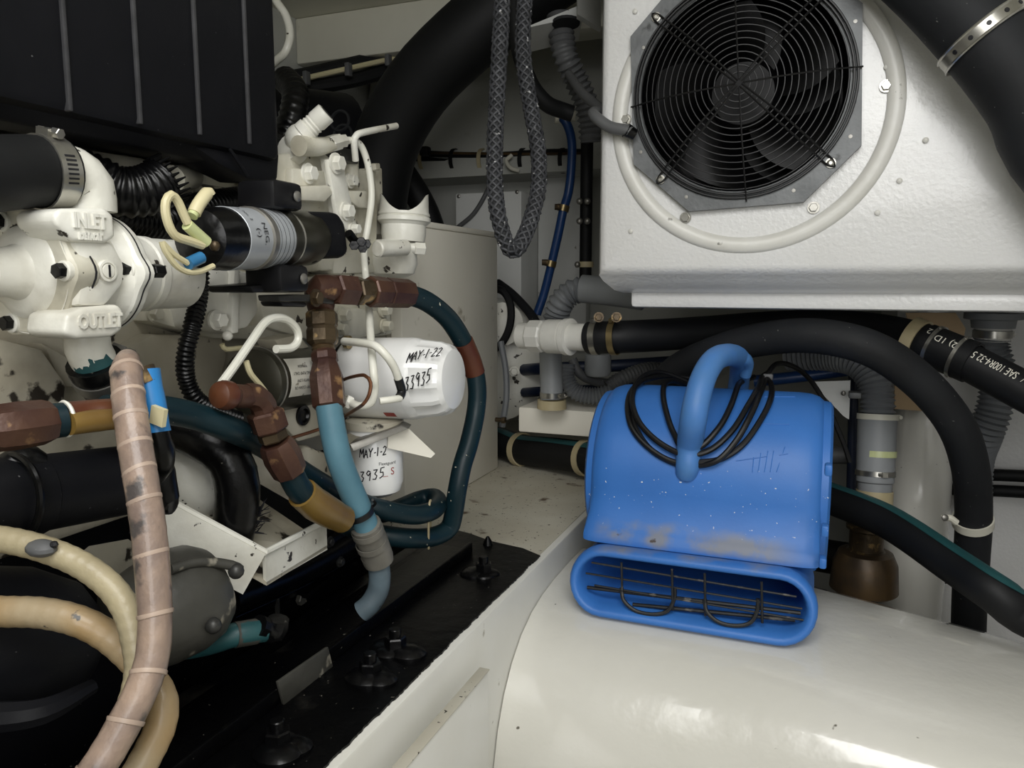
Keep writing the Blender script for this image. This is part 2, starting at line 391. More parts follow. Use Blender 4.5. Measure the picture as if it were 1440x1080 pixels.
# ragged black paint on top
rnd = random.Random(3)
n = 260; top = []; sl = [rnd.uniform(-.0013, .0013) for _ in range(60)]
for i in range(n+1):
    y = .25+(ye-.25)*i/n; j = i/n*58; top.append((XS-.010+sl[int(j)]*(1-j % 1)+sl[int(j)+1]*(j % 1)+rnd.uniform(-.0007, .0007), y))
back = [(-.98, ye+.01+rnd.uniform(-.004, .006)-0*i) for i in range(3)]
m = MB(); m.prism([(x, y, ZS+.0005) for x, y in top]+[(q.x, q.y, ZS+.0005) for q in (PZ(735, 773, ZS), PZ(690, 763, ZS), PZ(660, 752, ZS))]+[(-.619, ye2, ZS+.0005), (-.619, .25, ZS+.0005)], (0, 0, .0025)); m.build('black_coating', 'black_bed', st, smooth=False)
# cream deck beyond the black bed, running in under the cabinet
d = MB(); d.bx(-1.40, -.6205, ye2+.005, 2.38, ZS-.05, ZS); d.build('deck_shelf', 'deck_paint'); d = bpy.data.objects['deck_shelf']
tag(d, 'cream painted deck shelf with rust stains beneath the beige cabinet', 'shelf')
d2 = MB().prism([(XS-.012, ye+.003, ZS), (XS-.012, 2.2, ZS), (-.62, 2.2, ZS), (-.62, ye2+.002, ZS)]+[(q.x, q.y+.003, ZS) for q in (PZ(660, 752, ZS), PZ(690, 763, ZS), PZ(735, 773, ZS))], (0, 0, .002)).build('shelf_paint', 'deck_paint', st, smooth=False)
# board leaning on the girder
a = PX(688, 943, -.358); tp = thing('white_board', 'white painted board standing on edge against the engine girder', 'board', (-.372, .6, 0))
MB().bx(-.371, -.358, .25, a.y, .0, a.z).build('panel', 'stringer_white', tp, bevel=.004)
MB().bx(-.3715, -.3575, .25, a.y+.001, a.z, a.z+.002).build('worn_top_edge', 'deck_paint', tp, bevel=.001)
# ------------------------------------------------------------------ rounded white tank the air mover stands on
prof = [(1.0, .02), (.962, .15), (.946, .28), (.945, .34), (.950, .40), (.966, .45), (.990, .493), (1.022, .528), (1.062, .555), (1.11, .573), (1.16, .582), (1.22, .586), (1.32, .587), (1.40, .584), (1.44, .572), (1.47, .545), (1.485, .49), (1.488, .02)]
rs = []
for i in range(40):
    x = XS+.002+(1.148-XS)*i/39; k = max(0, x+.10); dy = -.27*k; dz = -.045*k
    rs.append([V((x, y+dy*(1 if y > 1.0 else .6), max(.0, z+dz))) for y, z in prof])
tk = tag(MB().rings(rs).build('waterlift_muffler', 'gelcoat_smooth', angle=60), 'big rounded white fibreglass tank carrying the blue air mover', 'tank')
# ================================================================== white ventilation box with axial fan
YB = 1.30
XL = PY(841, 250, YB).x; ZB = PY(840, 387, YB).z; XR = 1.12; ZT = CZ-.005
hub = PY(1043, 127, YB); RD = .170
fb = thing('ventilation_box', 'white fibreglass ventilation box with a black axial fan on its front', 'ventilation box', (.35, YB+.2, ZB))
cx, cz = hub.x, hub.z
def rectpt(a, x0, x1, z0_, z1):
    dx, dz = math.cos(a), math.sin(a); t = 1e9
    if dx > 1e-9: t = min(t, (x1-cx)/dx)
    if dx < -1e-9: t = min(t, (x0-cx)/dx)
    if dz > 1e-9: t = min(t, (z1-cz)/dz)
    if dz < -1e-9: t = min(t, (z0_-cz)/dz)
    return cx+dx*t, cz+dz*t
ang = sorted([2*math.pi*i/72 for i in range(72)]+[math.atan2(z-cz, x-cx) % (2*math.pi) for x in (XL, XR) for z in (ZB, ZT)])
def loop(ins, y, zdrop=0, xin=0): 
    out = []
    for a in ang:
        x, z = rectpt(a, XL, XR, ZB, ZT)
        x2 = min(max(x, XL+ins+xin), XR-ins); z2 = min(max(z, ZB+ins), ZT-ins)
        if z <= ZB+1e-6: z2 = ZB+ins-zdrop
        out.append(V((x2, y, z2)))
    return out
circ = lambda r, y: [V((cx+r*math.cos(a), y, cz+r*math.sin(a))) for a in ang]
rs = [circ(RD, YB+.16), circ(RD, YB+.004), loop(.016, YB-.0), loop(.006, YB+.005), loop(0, YB+.016), loop(0, YB+.03, .010, .004), loop(0, YB+.055, .026, .018), loop(0, YB+.075, .031, .03), loop(0, YB+.62, .031, .03)]
MB().rings(rs, False, True).build('casing', 'gelcoat', fb, angle=50)
# stepped tray below the casing
a0 = PY(886, 430, YB+.075)
z1 = PY(1000, 434, YB+.08).z
MB().bx(a0.x, XR, YB+.075, YB+.60, z1, ZB-.022).build('lower_tray', 'gelcoat', fb, bevel=.008)
# raised bead ring
rc = PY(1054, 156, YB); RB = .2075
m = MB(); rs = []
for i in range(96):
    a = 2*math.pi*i/96; e = V((math.cos(a), 0, math.sin(a)))
    rs.append([rc+e*(RB+q[0])+V((0, -q[1], 0)) for q in ((-.013, -.002), (-.011, .002), (-.005, .005), (.002, .006), (.008, .0045), (.012, .001), (.013, -.002))])
m = MB(); n = 7; vs = [p for r in rs for p in r]; fs = []
for i in range(96):
    for k in range(n-1):
        fs.append((i*n+k, ((i+1) % 96)*n+k, ((i+1) % 96)*n+k+1, i*n+k+1))
m.add(vs, fs); m.build('flange_bead', 'pvc_white', fb, angle=60)
# zinc mounting plate with a round hole
pp = [PY(*q, YB) for q in ((893, 232), (970, 298), (1130, 285), (1211, 206))]; pp += [hub*2-p for p in pp]
def octpt(a):
    d = V((math.cos(a), 0, math.sin(a))); best = None
    for i in range(8):
        p, q = pp[i]-hub, pp[(i+1) % 8]-hub; e = q-p
        den = d.x*e.z-d.z*e.x
        if abs(den) < 1e-9: continue
        t = (p.x*e.z-p.z*e.x)/den; s_ = (p.x*d.z-p.z*d.x)/den
        if t > 0 and -1e-6 <= s_ <= 1+1e-6: best = t if best is None else min(best, t)
    return hub+d*best
oa = sorted([2*math.pi*i/64 for i in range(64)]+[math.atan2(p.z-hub.z, p.x-hub.x) % (2*math.pi) for p in pp])
Y1 = V((0, -.012, 0))
R1 = .156
inn = [hub+V((math.cos(a)*R1, 0, math.sin(a)*R1)) for a in oa]; out = [octpt(a) for a in oa]
MB().rings([[p+V((0, .02, 0)) for p in inn], [p+Y1 for p in inn], [p+Y1 for p in out], [p+V((0, .001, 0)) for p in out]], False, False).build('fan_plate', 'zinc_plate', fb, angle=30, label='grey zinc plate with cut corners')
# duct, rotor
fan = MB(); fan.lathe(hub+V((0, -.008, 0)), EY, [(0, .1560), (.005, .153), (.03, .149), (.13, .149), (.131, .0)], 64, cap=False); fan.build('fan_shroud', 'fan_black', fb, angle=40)
ht = MB(); ht.lathe(hub+V((0, .020, 0)), EY, [(0, .0), (.001, .048), (.008, .056), (.09, .056)], 40, cap=False); rot = ht.build('fan_hub', 'fan_black', fb)
for k in range(5):
    m = MB(); vs = []; fs = []; nr, nc = 7, 8
    for i in range(nr):
        r = .052+(.145-.052)*i/(nr-1)
        for j in range(nc):
            t = j/(nc-1)-.5
            a = 2*math.pi*k/5+.35+t*(.95+.12*i/nr)+.45*(i/(nr-1))**1.5
            y = .060+t*.062*(1-.3*i/nr)-.012*math.cos(t*3)
            vs.append(hub+V((r*math.cos(a), y, r*math.sin(a))))
    for i in range(nr-1):
        for j in range(nc-1): fs.append((i*nc+j, i*nc+j+1, (i+1)*nc+j+1, (i+1)*nc+j))
    n0 = len(vs); vs2 = [p+V((0, .003, 0)) for p in vs]; m.add(vs+vs2, fs+[tuple(n0+i for i in reversed(f)) for f in fs]); m.build('fan_blade', 'fan_black', rot, angle=80)
# wire guard
RG = .1665
def gy(r): return -.016-.030*(1-(r/RG)**3)
radii = [.007+.0098*i for i in range(16)]+[.1610, RG]
for i, r in enumerate(radii):
    MB().ring(hub+V((0, gy(min(r, RG)), 0)), EY, r, .0011 if i < 16 else .0020, 64 if r > .05 else 32, 6).build('guard_ring', 'wire_black', fb)
ends = [PY(1168, 231, YB), PY(931, 254, YB), PY(925, 28, YB)]; ends.append(hub*2-ends[1])
for en in ends:
    e = en-hub; e.y = 0; tip = e.length+.006; e.normalize(); t = V((-e.z, 0, e.x))
    path = lambda o: [hub+e*r+t*o*(.35+.65*min(1, r/.08))+V((0, gy(min(r, RG))-.002 if r < RG else -.016, 0)) for r in (.004, .03, .06, .09, .12, .145, .158, RG, tip-.008)]
    MB().tube(path(-.0052)+[hub+e*(tip+.002)+V((0, -.016, 0))]+path(.0052)[::-1], .0017, 6, .006).build('guard_spoke', 'wire_black', fb)
    sc_ = hub+e*(tip-.006)+V((0, -.013, 0))
    m = MB(); m.lathe(sc_, -EY, [(0, .0075), (.0015, .0075), (.0016, .0055), (.004, .005), (.005, .003), (.0035, .0025), (.0035, 0)], 18); m.build('guard_screw', 'steel', fb)
for k in range(4):
    a = math.radians(90*k+5); e = V((math.cos(a), 0, math.sin(a)))
    MB().tube([hub+e*r+V((0, gy(min(r, RG))-.001, 0)) for r in (.006, .05, .1, .13, .155, RG, .173)], .0014, 6, .01).build('guard_spoke', 'wire_black', fb)
for q in ((964, 306), (1144, 292), (1246, 121), (880, 168)): bolt(fb, PY(*q, YB), -EY, .0068, .006, 'steel')
for q in ((1302, 197), (1265, 254), (1234, 299), (887, 325), (893, 16), (1247, 94)): screw(fb, PY(*q, YB-.0002), -EY, .0042, 'pvc_white')
for q in ((901, 214), (965, 277), (905, 67), (1196, 192), (1203, 30), (1116, 268)): 
    MB().lathe(PY(*q, YB-.0122), -EY, [(0, .003), (.0006, .0028), (.0007, 0)], 12).build('rivet', 'steel_dull', fb)
# ================================================================== blue air mover
def air_mover_material():
    m = mk('mover_blue', '3a78c8', .46, var='336cb8', vscale=9, vamt=.6, bump=.06, bscale=200)
    nt = m.node_tree; N = nt.nodes; L = nt.links; b = N['Principled BSDF']; src = b.inputs['Base Color'].links[0].from_socket
    tc = [n for n in N if n.type == 'TEX_COORD'][0]
    def math_(op, a, b_=None):
        n = N.new('ShaderNodeMath'); n.operation = op; n.use_clamp = False
        for i, q in enumerate((a, b_)):
            if q is None: continue
            if isinstance(q, (int, float)): n.inputs[i].default_value = q
            else: L.new(q, n.inputs[i])
        return n.outputs[0]
    sep = N.new('ShaderNodeSeparateXYZ'); L.new(tc.outputs['Object'], sep.inputs[0])
    def rng(v, a, b_, c=0, d=1):
        n = N.new('ShaderNodeMapRange'); n.inputs[1].default_value = a; n.inputs[2].default_value = b_; n.inputs[3].default_value = c; n.inputs[4].default_value = d; L.new(v, n.inputs[0]); return n.outputs[0]
    def nz(sc, det=4):
        n = N.new('ShaderNodeTexNoise'); n.inputs['Scale'].default_value = sc; n.inputs['Detail'].default_value = det; L.new(tc.outputs['Object'], n.inputs['Vector']); return n.outputs['Fac']
    def mix(f, a, col):
        x = N.new('ShaderNodeMix'); x.data_type = 'RGBA'; L.new(f, x.inputs[0]); L.new(a, x.inputs[6]); x.inputs[7].default_value = lin(col); return x.outputs[2]
    # grey dust lying on the ledge above the outlet (settled dust with a ragged edge)
    z = math_('ADD', sep.outputs[2], math_('MULTIPLY', math_('SUBTRACT', nz(22, 5), .5), .035))
    dust = math_('MULTIPLY', rng(z, .098, .110), rng(z, .138, .122))
    dust = math_('MULTIPLY', dust, rng(nz(20, 6), .34, .52)); dust = math_('MULTIPLY', dust, rng(sep.outputs[0], -.166, -.13)); dust = math_('MULTIPLY', dust, rng(sep.outputs[0], .16, .10))
    src = mix(math_('MULTIPLY', dust, .8), src, '85847f')
    spot = math_('MULTIPLY', rng(nz(38, 3), .69, .72), dust); src = mix(spot, src, '3c2f2a')
    # paint specks
    zz = math_('MULTIPLY', rng(sep.outputs[2], .12, .15), rng(sep.outputs[2], .24, .20))
    src = mix(math_('MULTIPLY', rng(nz(210, 1), .745, .76), zz), src, 'd8dde2')
    L.new(src, b.inputs['Base Color'])
    return m
air_mover_material()
mk('mover_blue_worn', '4a80c6', .5, var='4f7fb4', vscale=20, vamt=.7)
mk('grille_black', '121417', .5, var='2a2b2c', vscale=30, chip='6f6a62', cscale=40, cth=.66, csharp=.1)
ZM = .583                                   # top of the tank
mx0, mx1 = -.338, .022; mxc = (mx0+mx1)/2
YC, ZC, RM = 1.352, CAMZ-.332, .150         # barrel
am = thing('air_mover', 'bright blue plastic air mover with a black cord wrapped round its handle', 'air mover', (mxc, 1.30, ZM))
# housing: snail section swept across the width with rounded shoulders
sec = []
for i in range(26):
    a = math.radians(182-i*(182+62)/25); sec.append((YC+RM*math.cos(a), ZC+RM*math.sin(a)))
sec += [(YC+.095, ZM+.03), (YC+.085, ZM+.005), (1.418, ZM+.006), (1.416, ZM+.088), (1.190, ZM+.092), (1.171, ZM+.099), (1.172, ZM+.108), (1.182, ZM+.119), (1.193, ZM+.137), (1.201, ZM+.165)]
cy_, cz_ = 1.33, ZM+.18
rs = []
wx = (mx1-mx0)/2
for x, s_ in ((-wx, .55), (-wx, .86), (-wx+.003, .925), (-wx+.010, .965), (-wx+.022, .99), (-wx+.04, 1), (0, 1), (wx-.04, 1), (wx-.022, .99), (wx-.010, .965), (wx-.003, .925), (wx, .86), (wx, .55)):
    ring = []
    for y, z in sec:
        if z < ZM+.13: f = 1-(1-s_)*.25
        else: f = s_
        ring.append(V((mxc+x, cy_+(y-cy_)*f, max(ZM+.002, cz_+(z-cz_)*f))))
    rs.append(ring)
body = MB().rings(rs).build('housing', 'mover_blue', am, angle=50)
# outlet nozzle: stadium shaped mouth
lx0, lx1 = PY(800, 830, 1.128).x, PY(1150, 880, 1.128).x
zb, zt = ZM-.004, ZM+.103
def stadium(g, y, tilt=0, dx=0):
    r = (zt-zb)/2-g; zc = (zt+zb)/2; a = lx0+(zt-zb)/2; b = lx1-(zt-zb)/2; out = []
    for i in range(14): t = math.pi/2+math.pi*i/13; out.append(V((a+r*math.cos(t), y, zc+r*math.sin(t))))
    for i in range(14): t = -math.pi/2+math.pi*i/13; out.append(V((b+r*math.cos(t), y, zc+r*math.sin(t))))
    for p in out: p.y += (p.z-zc)*.22
    return out
rs = [stadium(.024, 1.405), stadium(.024, 1.258), stadium(.021, 1.17), stadium(.017, 1.140), stadium(.0135, 1.127), stadium(.009, 1.1235), stadium(.004, 1.125), stadium(.0005, 1.131), stadium(0, 1.142), stadium(.002, 1.150), stadium(.005, 1.157), stadium(.006, 1.20), stadium(.006, 1.26)]
MB().rings(rs, True, False).build('outlet_nozzle', 'mover_blue', am, angle=60)
# side covers
for sx, x in ((1, mx1), (-1, mx0)):
    m = MB(); m.lathe(V((x-sx*.006, YC, ZC)), V((sx, 0, 0)), [(0, .138), (.014, .136), (.018, .130), (.018, .09), (.012, .085), (.012, 0)], 48); cov = m.build('side_cover', 'mover_blue', am, angle=40)
    for k in range(9):
        z = ZC-.07+k*.0175; hw = math.sqrt(max(0, .080**2-(z-ZC)**2))
        if hw > .01: MB().box((x+sx*.009, YC, z), (.004, hw*2, .004)).build('vent_bar', 'grille_black', cov)
for (px, py) in ((1165, 660), (1160, 745), (1157, 790)):
    p = PX(px, py, mx1+.004); MB().box(p, (.010, .02, .016)).build('cover_latch', 'mover_blue', am, bevel=.003)
# intake ring glimpsed at the left
MB().ring(V((mx0-.010, YC, ZC)), EX, .09, .006, 40, 8).build('intake_ring', 'beige_collar', am)
# feet
for x in (mx0+.05, mx1-.05):
    for y in (1.22, 1.40): MB().cyl((x, y, ZM-.002), (x, y, ZM+.008), .014, 14).build('rubber_foot', 'grille_black', am)
# grille inside the mouth
MB().lathe((mx0+.05, 1.365, ZM+.052), EX, [(0, .030), (.26, .030)], 24).build('dark_fill_blower', 'grille_black', am)  # black blower drum added deep in the throat so the mouth reads dark
gyv = 1.133
def slot(px0, py0, px1, py1, r=.0017, y=gyv): return MB().tube([PY(px0, py0, y), PY((px0+px1)/2, (py0+py1)/2, y), PY(px1, py1, y)], r, 8, .01)
for a in ((832, 791, 1120, 839), (824, 806, 1128, 856), (836, 823, 1130, 872)): slot(*a).build('grille_bar', 'grille_black', am)
slot(826, 826, 1126, 862, .0032, 1.138).build('grille_bar', 'grille_black', am)
slot(890, 850, 1118, 872, .0032, 1.140).build('grille_bar', 'grille_black', am)
for (x, y0, y1) in ((874, 791, 842), (945, 800, 858), (991, 806, 866), (1071, 818, 876)): slot(x, y0, x+1, y1, .0019, gyv-.003).build('grille_bar', 'grille_black', am)
for (x, y) in ((874, 826), (991, 842)):
    MB().tube([PY(x, y, gyv), PY(x+3, y+18, gyv-.006), PY(x+20, y+33, gyv-.01), PY(x+45, y+38, gyv-.01), PY(x+65, y+33, gyv-.006), PY(x+74, y+16, gyv), PY(x+75, y, gyv)], .0031, 8).build('grille_loop', 'grille_black', am)
# embossed motif and ledge crease
def onbarrel(px, py, off=0.0):
    r = ray(px, py); oy, oz = -YC, CAMZ-ZC; a = r.y**2+r.z**2; b = 2*(r.y*oy+r.z*oz); c = oy*oy+oz*oz-(RM+off)**2; D = b*b-4*a*c
    t = (-b-math.sqrt(D))/(2*a) if D > 0 else -b/(2*a); return C0+r*t
for q in ([(1035, 648), (1078, 642)], [(1058, 664), (1060, 643)], [(1066, 664), (1070, 637)], [(1075, 664), (1080, 634)], [(1083, 664), (1088, 634)], [(1092, 664), (1104, 628)], [(1096, 640), (1108, 638)], [(1070, 596), (1110, 597)], [(1075, 558), (1118, 558)]):
    MB().tube([onbarrel(*p, .0002) for p in q], .0007, 6, .004).build('embossed_mark', 'mover_blue', am)
# handle
hp = [onbarrel(965, 666, -.006), onbarrel(967, 655, .003), onbarrel(970, 625, .012), P(975, 590, 1.175), P(981, 558, 1.175), P(991, 527, 1.19), P(1006, 505, 1.22), P(1026, 499, 1.27), P(1040, 506, 1.33), P(1040, 530, 1.385), P(1036, 560, 1.41)]
MB().tube(hp, [.017, .0190, .0203, .0205, .020, .0195, .019, .0185, .018, .018, .019], 20, .008).build('carry_handle', 'mover_blue_worn', am, angle=80)
kb = MB(); kb.tube([P(1030, 503, 1.30), P(1044, 504, 1.31), P(1050, 512, 1.33), P(1048, 528, 1.345)], [.014, .013, .012, .010], 14); kb.build('cord_hook', 'mover_blue_worn', am)
# power cord: one cord wound in several turns
def cord(pts, r=.0048):
    MB().tube(pts, r, 10, .006).build('power_cord', 'wire_black', am)
B = lambda px, py, o=.006: onbarrel(px, py, o)
cord([P(1000, 545, 1.42), P(960, 530, 1.42), P(915, 532, 1.38), P(892, 545, 1.33), B(883, 565), B(886, 595), B(902, 620), B(930, 642), B(958, 652), B(985, 650, .008), B(1015, 645), B(1045, 625), B(1070, 590), B(1084, 560), P(1084, 540, 1.36), P(1074, 528, 1.42)])
cord([P(985, 545, 1.42), P(930, 524, 1.40), P(900, 533, 1.36), B(889, 560, .012), B(897, 590, .012), B(918, 615, .012), B(945, 633, .012), B(968, 640, .014), B(1000, 632, .012), B(1030, 605, .012), B(1052, 570, .012), B(1066, 545, .012), P(1072, 530, 1.40), P(1080, 524, 1.45)])
cord([P(980, 548, 1.41), P(950, 536, 1.38), P(935, 540, 1.35), B(933, 560, .010), B(940, 590, .010), B(948, 610, .010), B(960, 630, .018), B(985, 628, .016), B(1012, 600, .014), B(1028, 570, .012), B(1038, 542, .010), P(1045, 536, 1.38), P(1060, 530, 1.42)])
cord([B(889, 575, .004), B(896, 605, .004), B(915, 632, .004), B(945, 650, .004), B(975, 655, .004), B(1008, 648, .013), B(1035, 620, .013), B(1055, 585, .016), B(1068, 555, .012), P(1076, 535, 1.38)])
cord([P(1078, 528, 1.40), P(1092, 512, 1.42), P(1115, 515, 1.46), P(1140, 535, 1.50), P(1165, 575, 1.5), P(1185, 620, 1.5), P(1195, 650, 1.5)])
m = MB(); m.box(P(1080, 530, 1.40), (.018, .012, .012)); m.build('cord_tie', 'grey_rubber', am, bevel=.003)
# ================================================================== hoses and pipes on the right and behind the air mover
def pts(L): return [P(*q) for q in L]
def one_hose(name, label, cat, L, rpx, mat, seg=18, corr=None, group=None, lump=0, parent_part='hose_wall', tail=()):
    """thing with its hose wall; rpx is the radius in pixels at the first point"""
    p = pts(L)+[V(q) for q in tail]; r = rp(rpx, L[0][2]) if rpx > 1 else rpx
    t = thing(name, label, cat, (p[0]+p[-1])/2, group)
    MB().tube(p, r, seg, None, corr, lump=lump).build(parent_part, mat, t, angle=60 if not corr else 80)
    t['_r'] = r; return t, p, r
def pdir(p, i): return (p[min(i+1, len(p)-1)]-p[max(i-1, 0)]).normalized()
# big exhaust hose crossing the top right corner
t, p, r = one_hose('exhaust_hose', 'thick black exhaust hose with steel bolt clamps in front of the white box', 'hose', [(1180, -130, 1.07), (1290, -45, 1.03), (1383, 52, 1.0), (1450, 140, .99), (1520, 260, .99)], .053, 'rubber_dusty', 26, tail=((.62, 1.16, .86), (.9, 1.1, .74), (1.13, 1.05, .70)))
def strap_clamp(t, c, d, r, wd, mat='steel', lug=None):
    m = MB(); m.band(c, d, r, wd, .0035, 36); b = m.build('strap_clamp', mat, t, angle=40)
    for e in (-1, 1): MB().ring(V(c)+V(d).normalized()*e*wd*.5, d, r+.003, .0018, 40, 6).build('strap_edge', mat, b)
    side = V(lug) if lug else -FWD
    d = V(d).normalized(); side = (side-d*side.dot(d)).normalized(); tt = d.cross(side)
    for k in range(-3, 4):
        a = k*.42; e = side*math.cos(a)+tt*math.sin(a)
        MB().lathe(V(c)+e*(r+.0032), e, [(0, .0032), (.0009, .003), (.001, 0)], 10).build('strap_hole', 'ink', b)
    return b
ax = (P(1450, 140, .99)-P(1290, -45, 1.03)).normalized()
strap_clamp(t, P(1383, 52, 1.0), ax, r+.0005, .016)
strap_clamp(t, P(1256, -75, 1.042), (P(1383, 52, 1.0)-P(1180, -130, 1.07)).normalized(), r+.0005, .016)
# hose running from the white union to the right, with printed line
LA = [(828, 475, 1.505), (866, 474, 1.48), (930, 471, 1.50), (1000, 466, 1.53), (1080, 460, 1.53), (1160, 458, 1.51), (1230, 464, 1.45), (1290, 478, 1.35), (1347, 502, 1.30), (1400, 529, 1.26), (1470, 566, 1.21), (1560, 615, 1.16)]
t, p, r = one_hose('suction_hose', 'long black rubber hose with white printed code joined to the white union', 'hose', LA, .0315, 'rubber_print', 22, tail=((.80, 1.36, .86), (1.13, 1.38, .82)))
hose_clamp(t, P(838, 475, 1.496), (p[1]-p[0]), r+.0005, .012, 'steel', V((0, -.2, 1)), name='hose_clamp')
for q in ((842, 446, 1.44), (867, 446, 1.42)):
    mm = MB(); mm.cyl(P(*q), P(q[0], q[1], q[2]-.02), .0095, 16); mm.hex(P(q[0], q[1], q[2]-.018), P(q[0], q[1], q[2]-.03), .0065); mm.build('clamp_bolt', 'bronze', t)
hose_clamp(t, P(864, 475, 1.470), (p[1]-p[0]), r+.0005, .012, 'brass_dull', V((0, -.2, 1)))
d1 = (P(1347, 502, 1.30)-P(1290, 478, 1.35)).normalized()
strapA = MB(); strapA.band(P(1287, 477, 1.352), d1, r+.002, .020, .004); strapA.build('cushion_strap', 'beige_collar', t)
MB().lathe(P(1302, 483, 1.340), d1, [(0, r), (.0, r+.004), (.082, r+.004), (.082, r)], 28, cap=False).build('hose_cuff', 'rubber_print', t)
for q in ((1314, 488, 1.330), (1349, 503, 1.299)): hose_clamp(t, P(*q), d1, r+.0045, .006, 'steel', V((0, -.3, 1)), name='band_clamp', th=.002)
c = P(1302, 483, 1.340)+d1*.041; d2 = (P(1400, 529, 1.26)-P(1347, 502, 1.30)).normalized()
decal(t, '(2) 1D', .0165, oncyl(c, -d1, -FWD+UPV*.12, r+.004), 'print_white')
decal(t, '2', .016, oncyl(P(1302, 483, 1.340)+d1*.006, -d1, -FWD+UPV*.35, r+.004), 'print_white')
pth, _ = spline(p, .004); arc = [0]
for i in range(1, len(pth)): arc.append(arc[-1]+(pth[i]-pth[i-1]).length)
def along_hose(start, xs, lift):
    k0 = min(range(len(pth)), key=lambda k: (pth[k]-start).length)
    def fn(u, v):
        s_ = arc[k0]-u*xs; k = max(1, min(len(pth)-2, next((q for q in range(len(arc)) if arc[q] >= s_), len(arc)-2)))
        tg = (pth[k+1]-pth[k-1]).normalized(); c_ = pth[k]+tg*(s_-arc[k]); f = -FWD+UPV*lift; f = (f-tg*f.dot(tg)).normalized(); w2 = f.cross(-tg); g = v/r
        return c_+(f*math.cos(g)+w2*math.sin(g))*(r+.0006)
    return fn
decal(t, 'SAE 100R4-32 51I', .0195, along_hose(P(1393, 526, 1.265), .58, .15), 'print_white')
decal(t, '.. 1 /', .0165, along_hose(P(1443, 551, 1.23), .7, .15), 'print_white')
# white union at the left end of that hose
u = thing('pipe_union', 'white painted pipe union with hex collar in front of the grey elbow', 'pipe fitting', P(785, 475, 1.55))
a, b = P(733, 472, 1.60), P(846, 475, 1.49); dd = (b-a).normalized(); L_ = (b-a).length
MB().lathe(a, dd, [(0, .027), (L_*.16, .027), (L_*.17, .030), (L_*.62, .031), (L_*.63, .027), (L_, .027)], 32).build('pipe_body', 'pvc_white', u)
m = MB(); m.lathe(a, dd, [(L_*.13, .031), (L_*.15, .034), (L_*.30, .034), (L_*.32, .031)], 10); m.build('hex_collar', 'pvc_white', u, angle=20)
MB().lathe(a, dd, [(L_*.34, .030), (L_*.36, .0345), (L_*.55, .0345), (L_*.57, .030)], 32).build('union_nut', 'pvc_white', u)
MB().lathe(a, dd, [(L_*.57, .030), (L_*.575, .037), (L_*.635, .037), (L_*.64, .030)], 32).build('flange_ring', 'pvc_white', u)
MB().lathe(a, dd, [(L_*.85, .027), (L_*.85, .0295), (L_*.97, .0295), (L_*.97, .027)], 28, cap=False).build('gasket', 'rubber', u)
# large arching hose
LB = [(925, 545, 1.58), (955, 518, 1.51), (1000, 497, 1.44), (1060, 479, 1.38), (1139, 472, 1.31), (1222, 489, 1.265), (1291, 534, 1.27), (1342, 594, 1.29), (1364, 655, 1.33), (1369, 724, 1.38), (1366, 790, 1.43), (1362, 880, 1.48), (1362, 980, 1.52)]
t, p, r = one_hose('arched_hose', 'thick black hose arching over behind the air mover and down', 'hose', LB, .030, 'rubber_dusty', 22)
sc = P(1368, 733, 1.387); hose_clamp(t, sc, pdir(p, 9), r+.0005, .016, 'zip_white', RGT*-1, scr=False, name='support_clamp', th=.003)
MB().tube([P(1345, 735, 1.355), P(1335, 728, 1.355), P(1325, 729, 1.36)], .006, 10).build('clamp_tail', 'zip_white', t); screw(t, P(1329, 728, 1.35), -FWD, .006, 'steel_dull', 'clamp_bolt')
# hose with a green stripe
LC = [(1125, 685, 1.56), (1170, 702, 1.48), (1250, 735, 1.36), (1345, 798, 1.22), (1400, 835, 1.15), (1470, 880, 1.12)]
t, p, r = one_hose('striped_hose', 'fat black hose with a teal lettered stripe lying across the white column', 'hose', LC, .0300, 'rubber_print', 22, tail=((.52, 1.10, .605), (.80, 1.02, .597), (1.13, .96, .59)))
path, par = spline(p, .012); m = MB(); vs = []; nn = len(path)
for i, c in enumerate(path):
    dv = (path[min(nn-1, i+1)]-path[max(0, i-1)]).normalized(); f = (UPV*.95-FWD*.35); f = (f-dv*f.dot(dv)).normalized(); s_ = dv.cross(f)
    for k in range(5):
        g = (-.34+.17*k); vs.append(c+(f*math.cos(g)+s_*math.sin(g))*(r+.0008))
m.add(vs, [(i*5+k, i*5+k+1, (i+1)*5+k+1, (i+1)*5+k) for i in range(nn-1) for k in range(4)]); m.build('hose_stripe', 'teal_stripe', t)
# grey drain hose with cuff
t = thing('drain_hose', 'ribbed grey drain hose dropping into a smooth cuff beside the white column', 'hose', P(1233, 690, 1.50))
MB().tube(pts([(1110, 500, 1.66), (1165, 500, 1.60), (1205, 508, 1.54), (1228, 533, 1.51), (1234, 565, 1.50), (1234, 590, 1.50)]), .033, 20, None, (.010, .2)).build('ribbed_hose', 'grey_hose', t, angle=80)
top, bot = P(1234, 582, 1.50), P(1230, 690, 1.50); dd = (bot-top).normalized(); L_ = (bot-top).length
MB().lathe(top, dd, [(0, .0355), (L_*.88, .0345), (L_*.9, .031), (L_*1.2, .030)], 30).build('cuff', 'grey_plastic', t)
hose_clamp(t, P(1234, 586, 1.50), dd, .0357, .011, 'zip_white', RGT, name='band_clamp'); hose_clamp(t, P(1231, 665, 1.50), dd, .0350, .010, 'steel', -FWD, name='hose_clamp')
MB().lathe(P(1233, 633, 1.50), dd, [(0, .0353), (0, .0358), (.012, .0358), (.012, .0353)], 30, cap=False).build('yellow_tag', 'crimp_yellow', t)
MB().lathe(P(1230, 690, 1.50), dd, [(0, .031), (.0, .0335), (.035, .0335), (.035, .03)], 24).build('hose_tail', 'beige_collar', t)
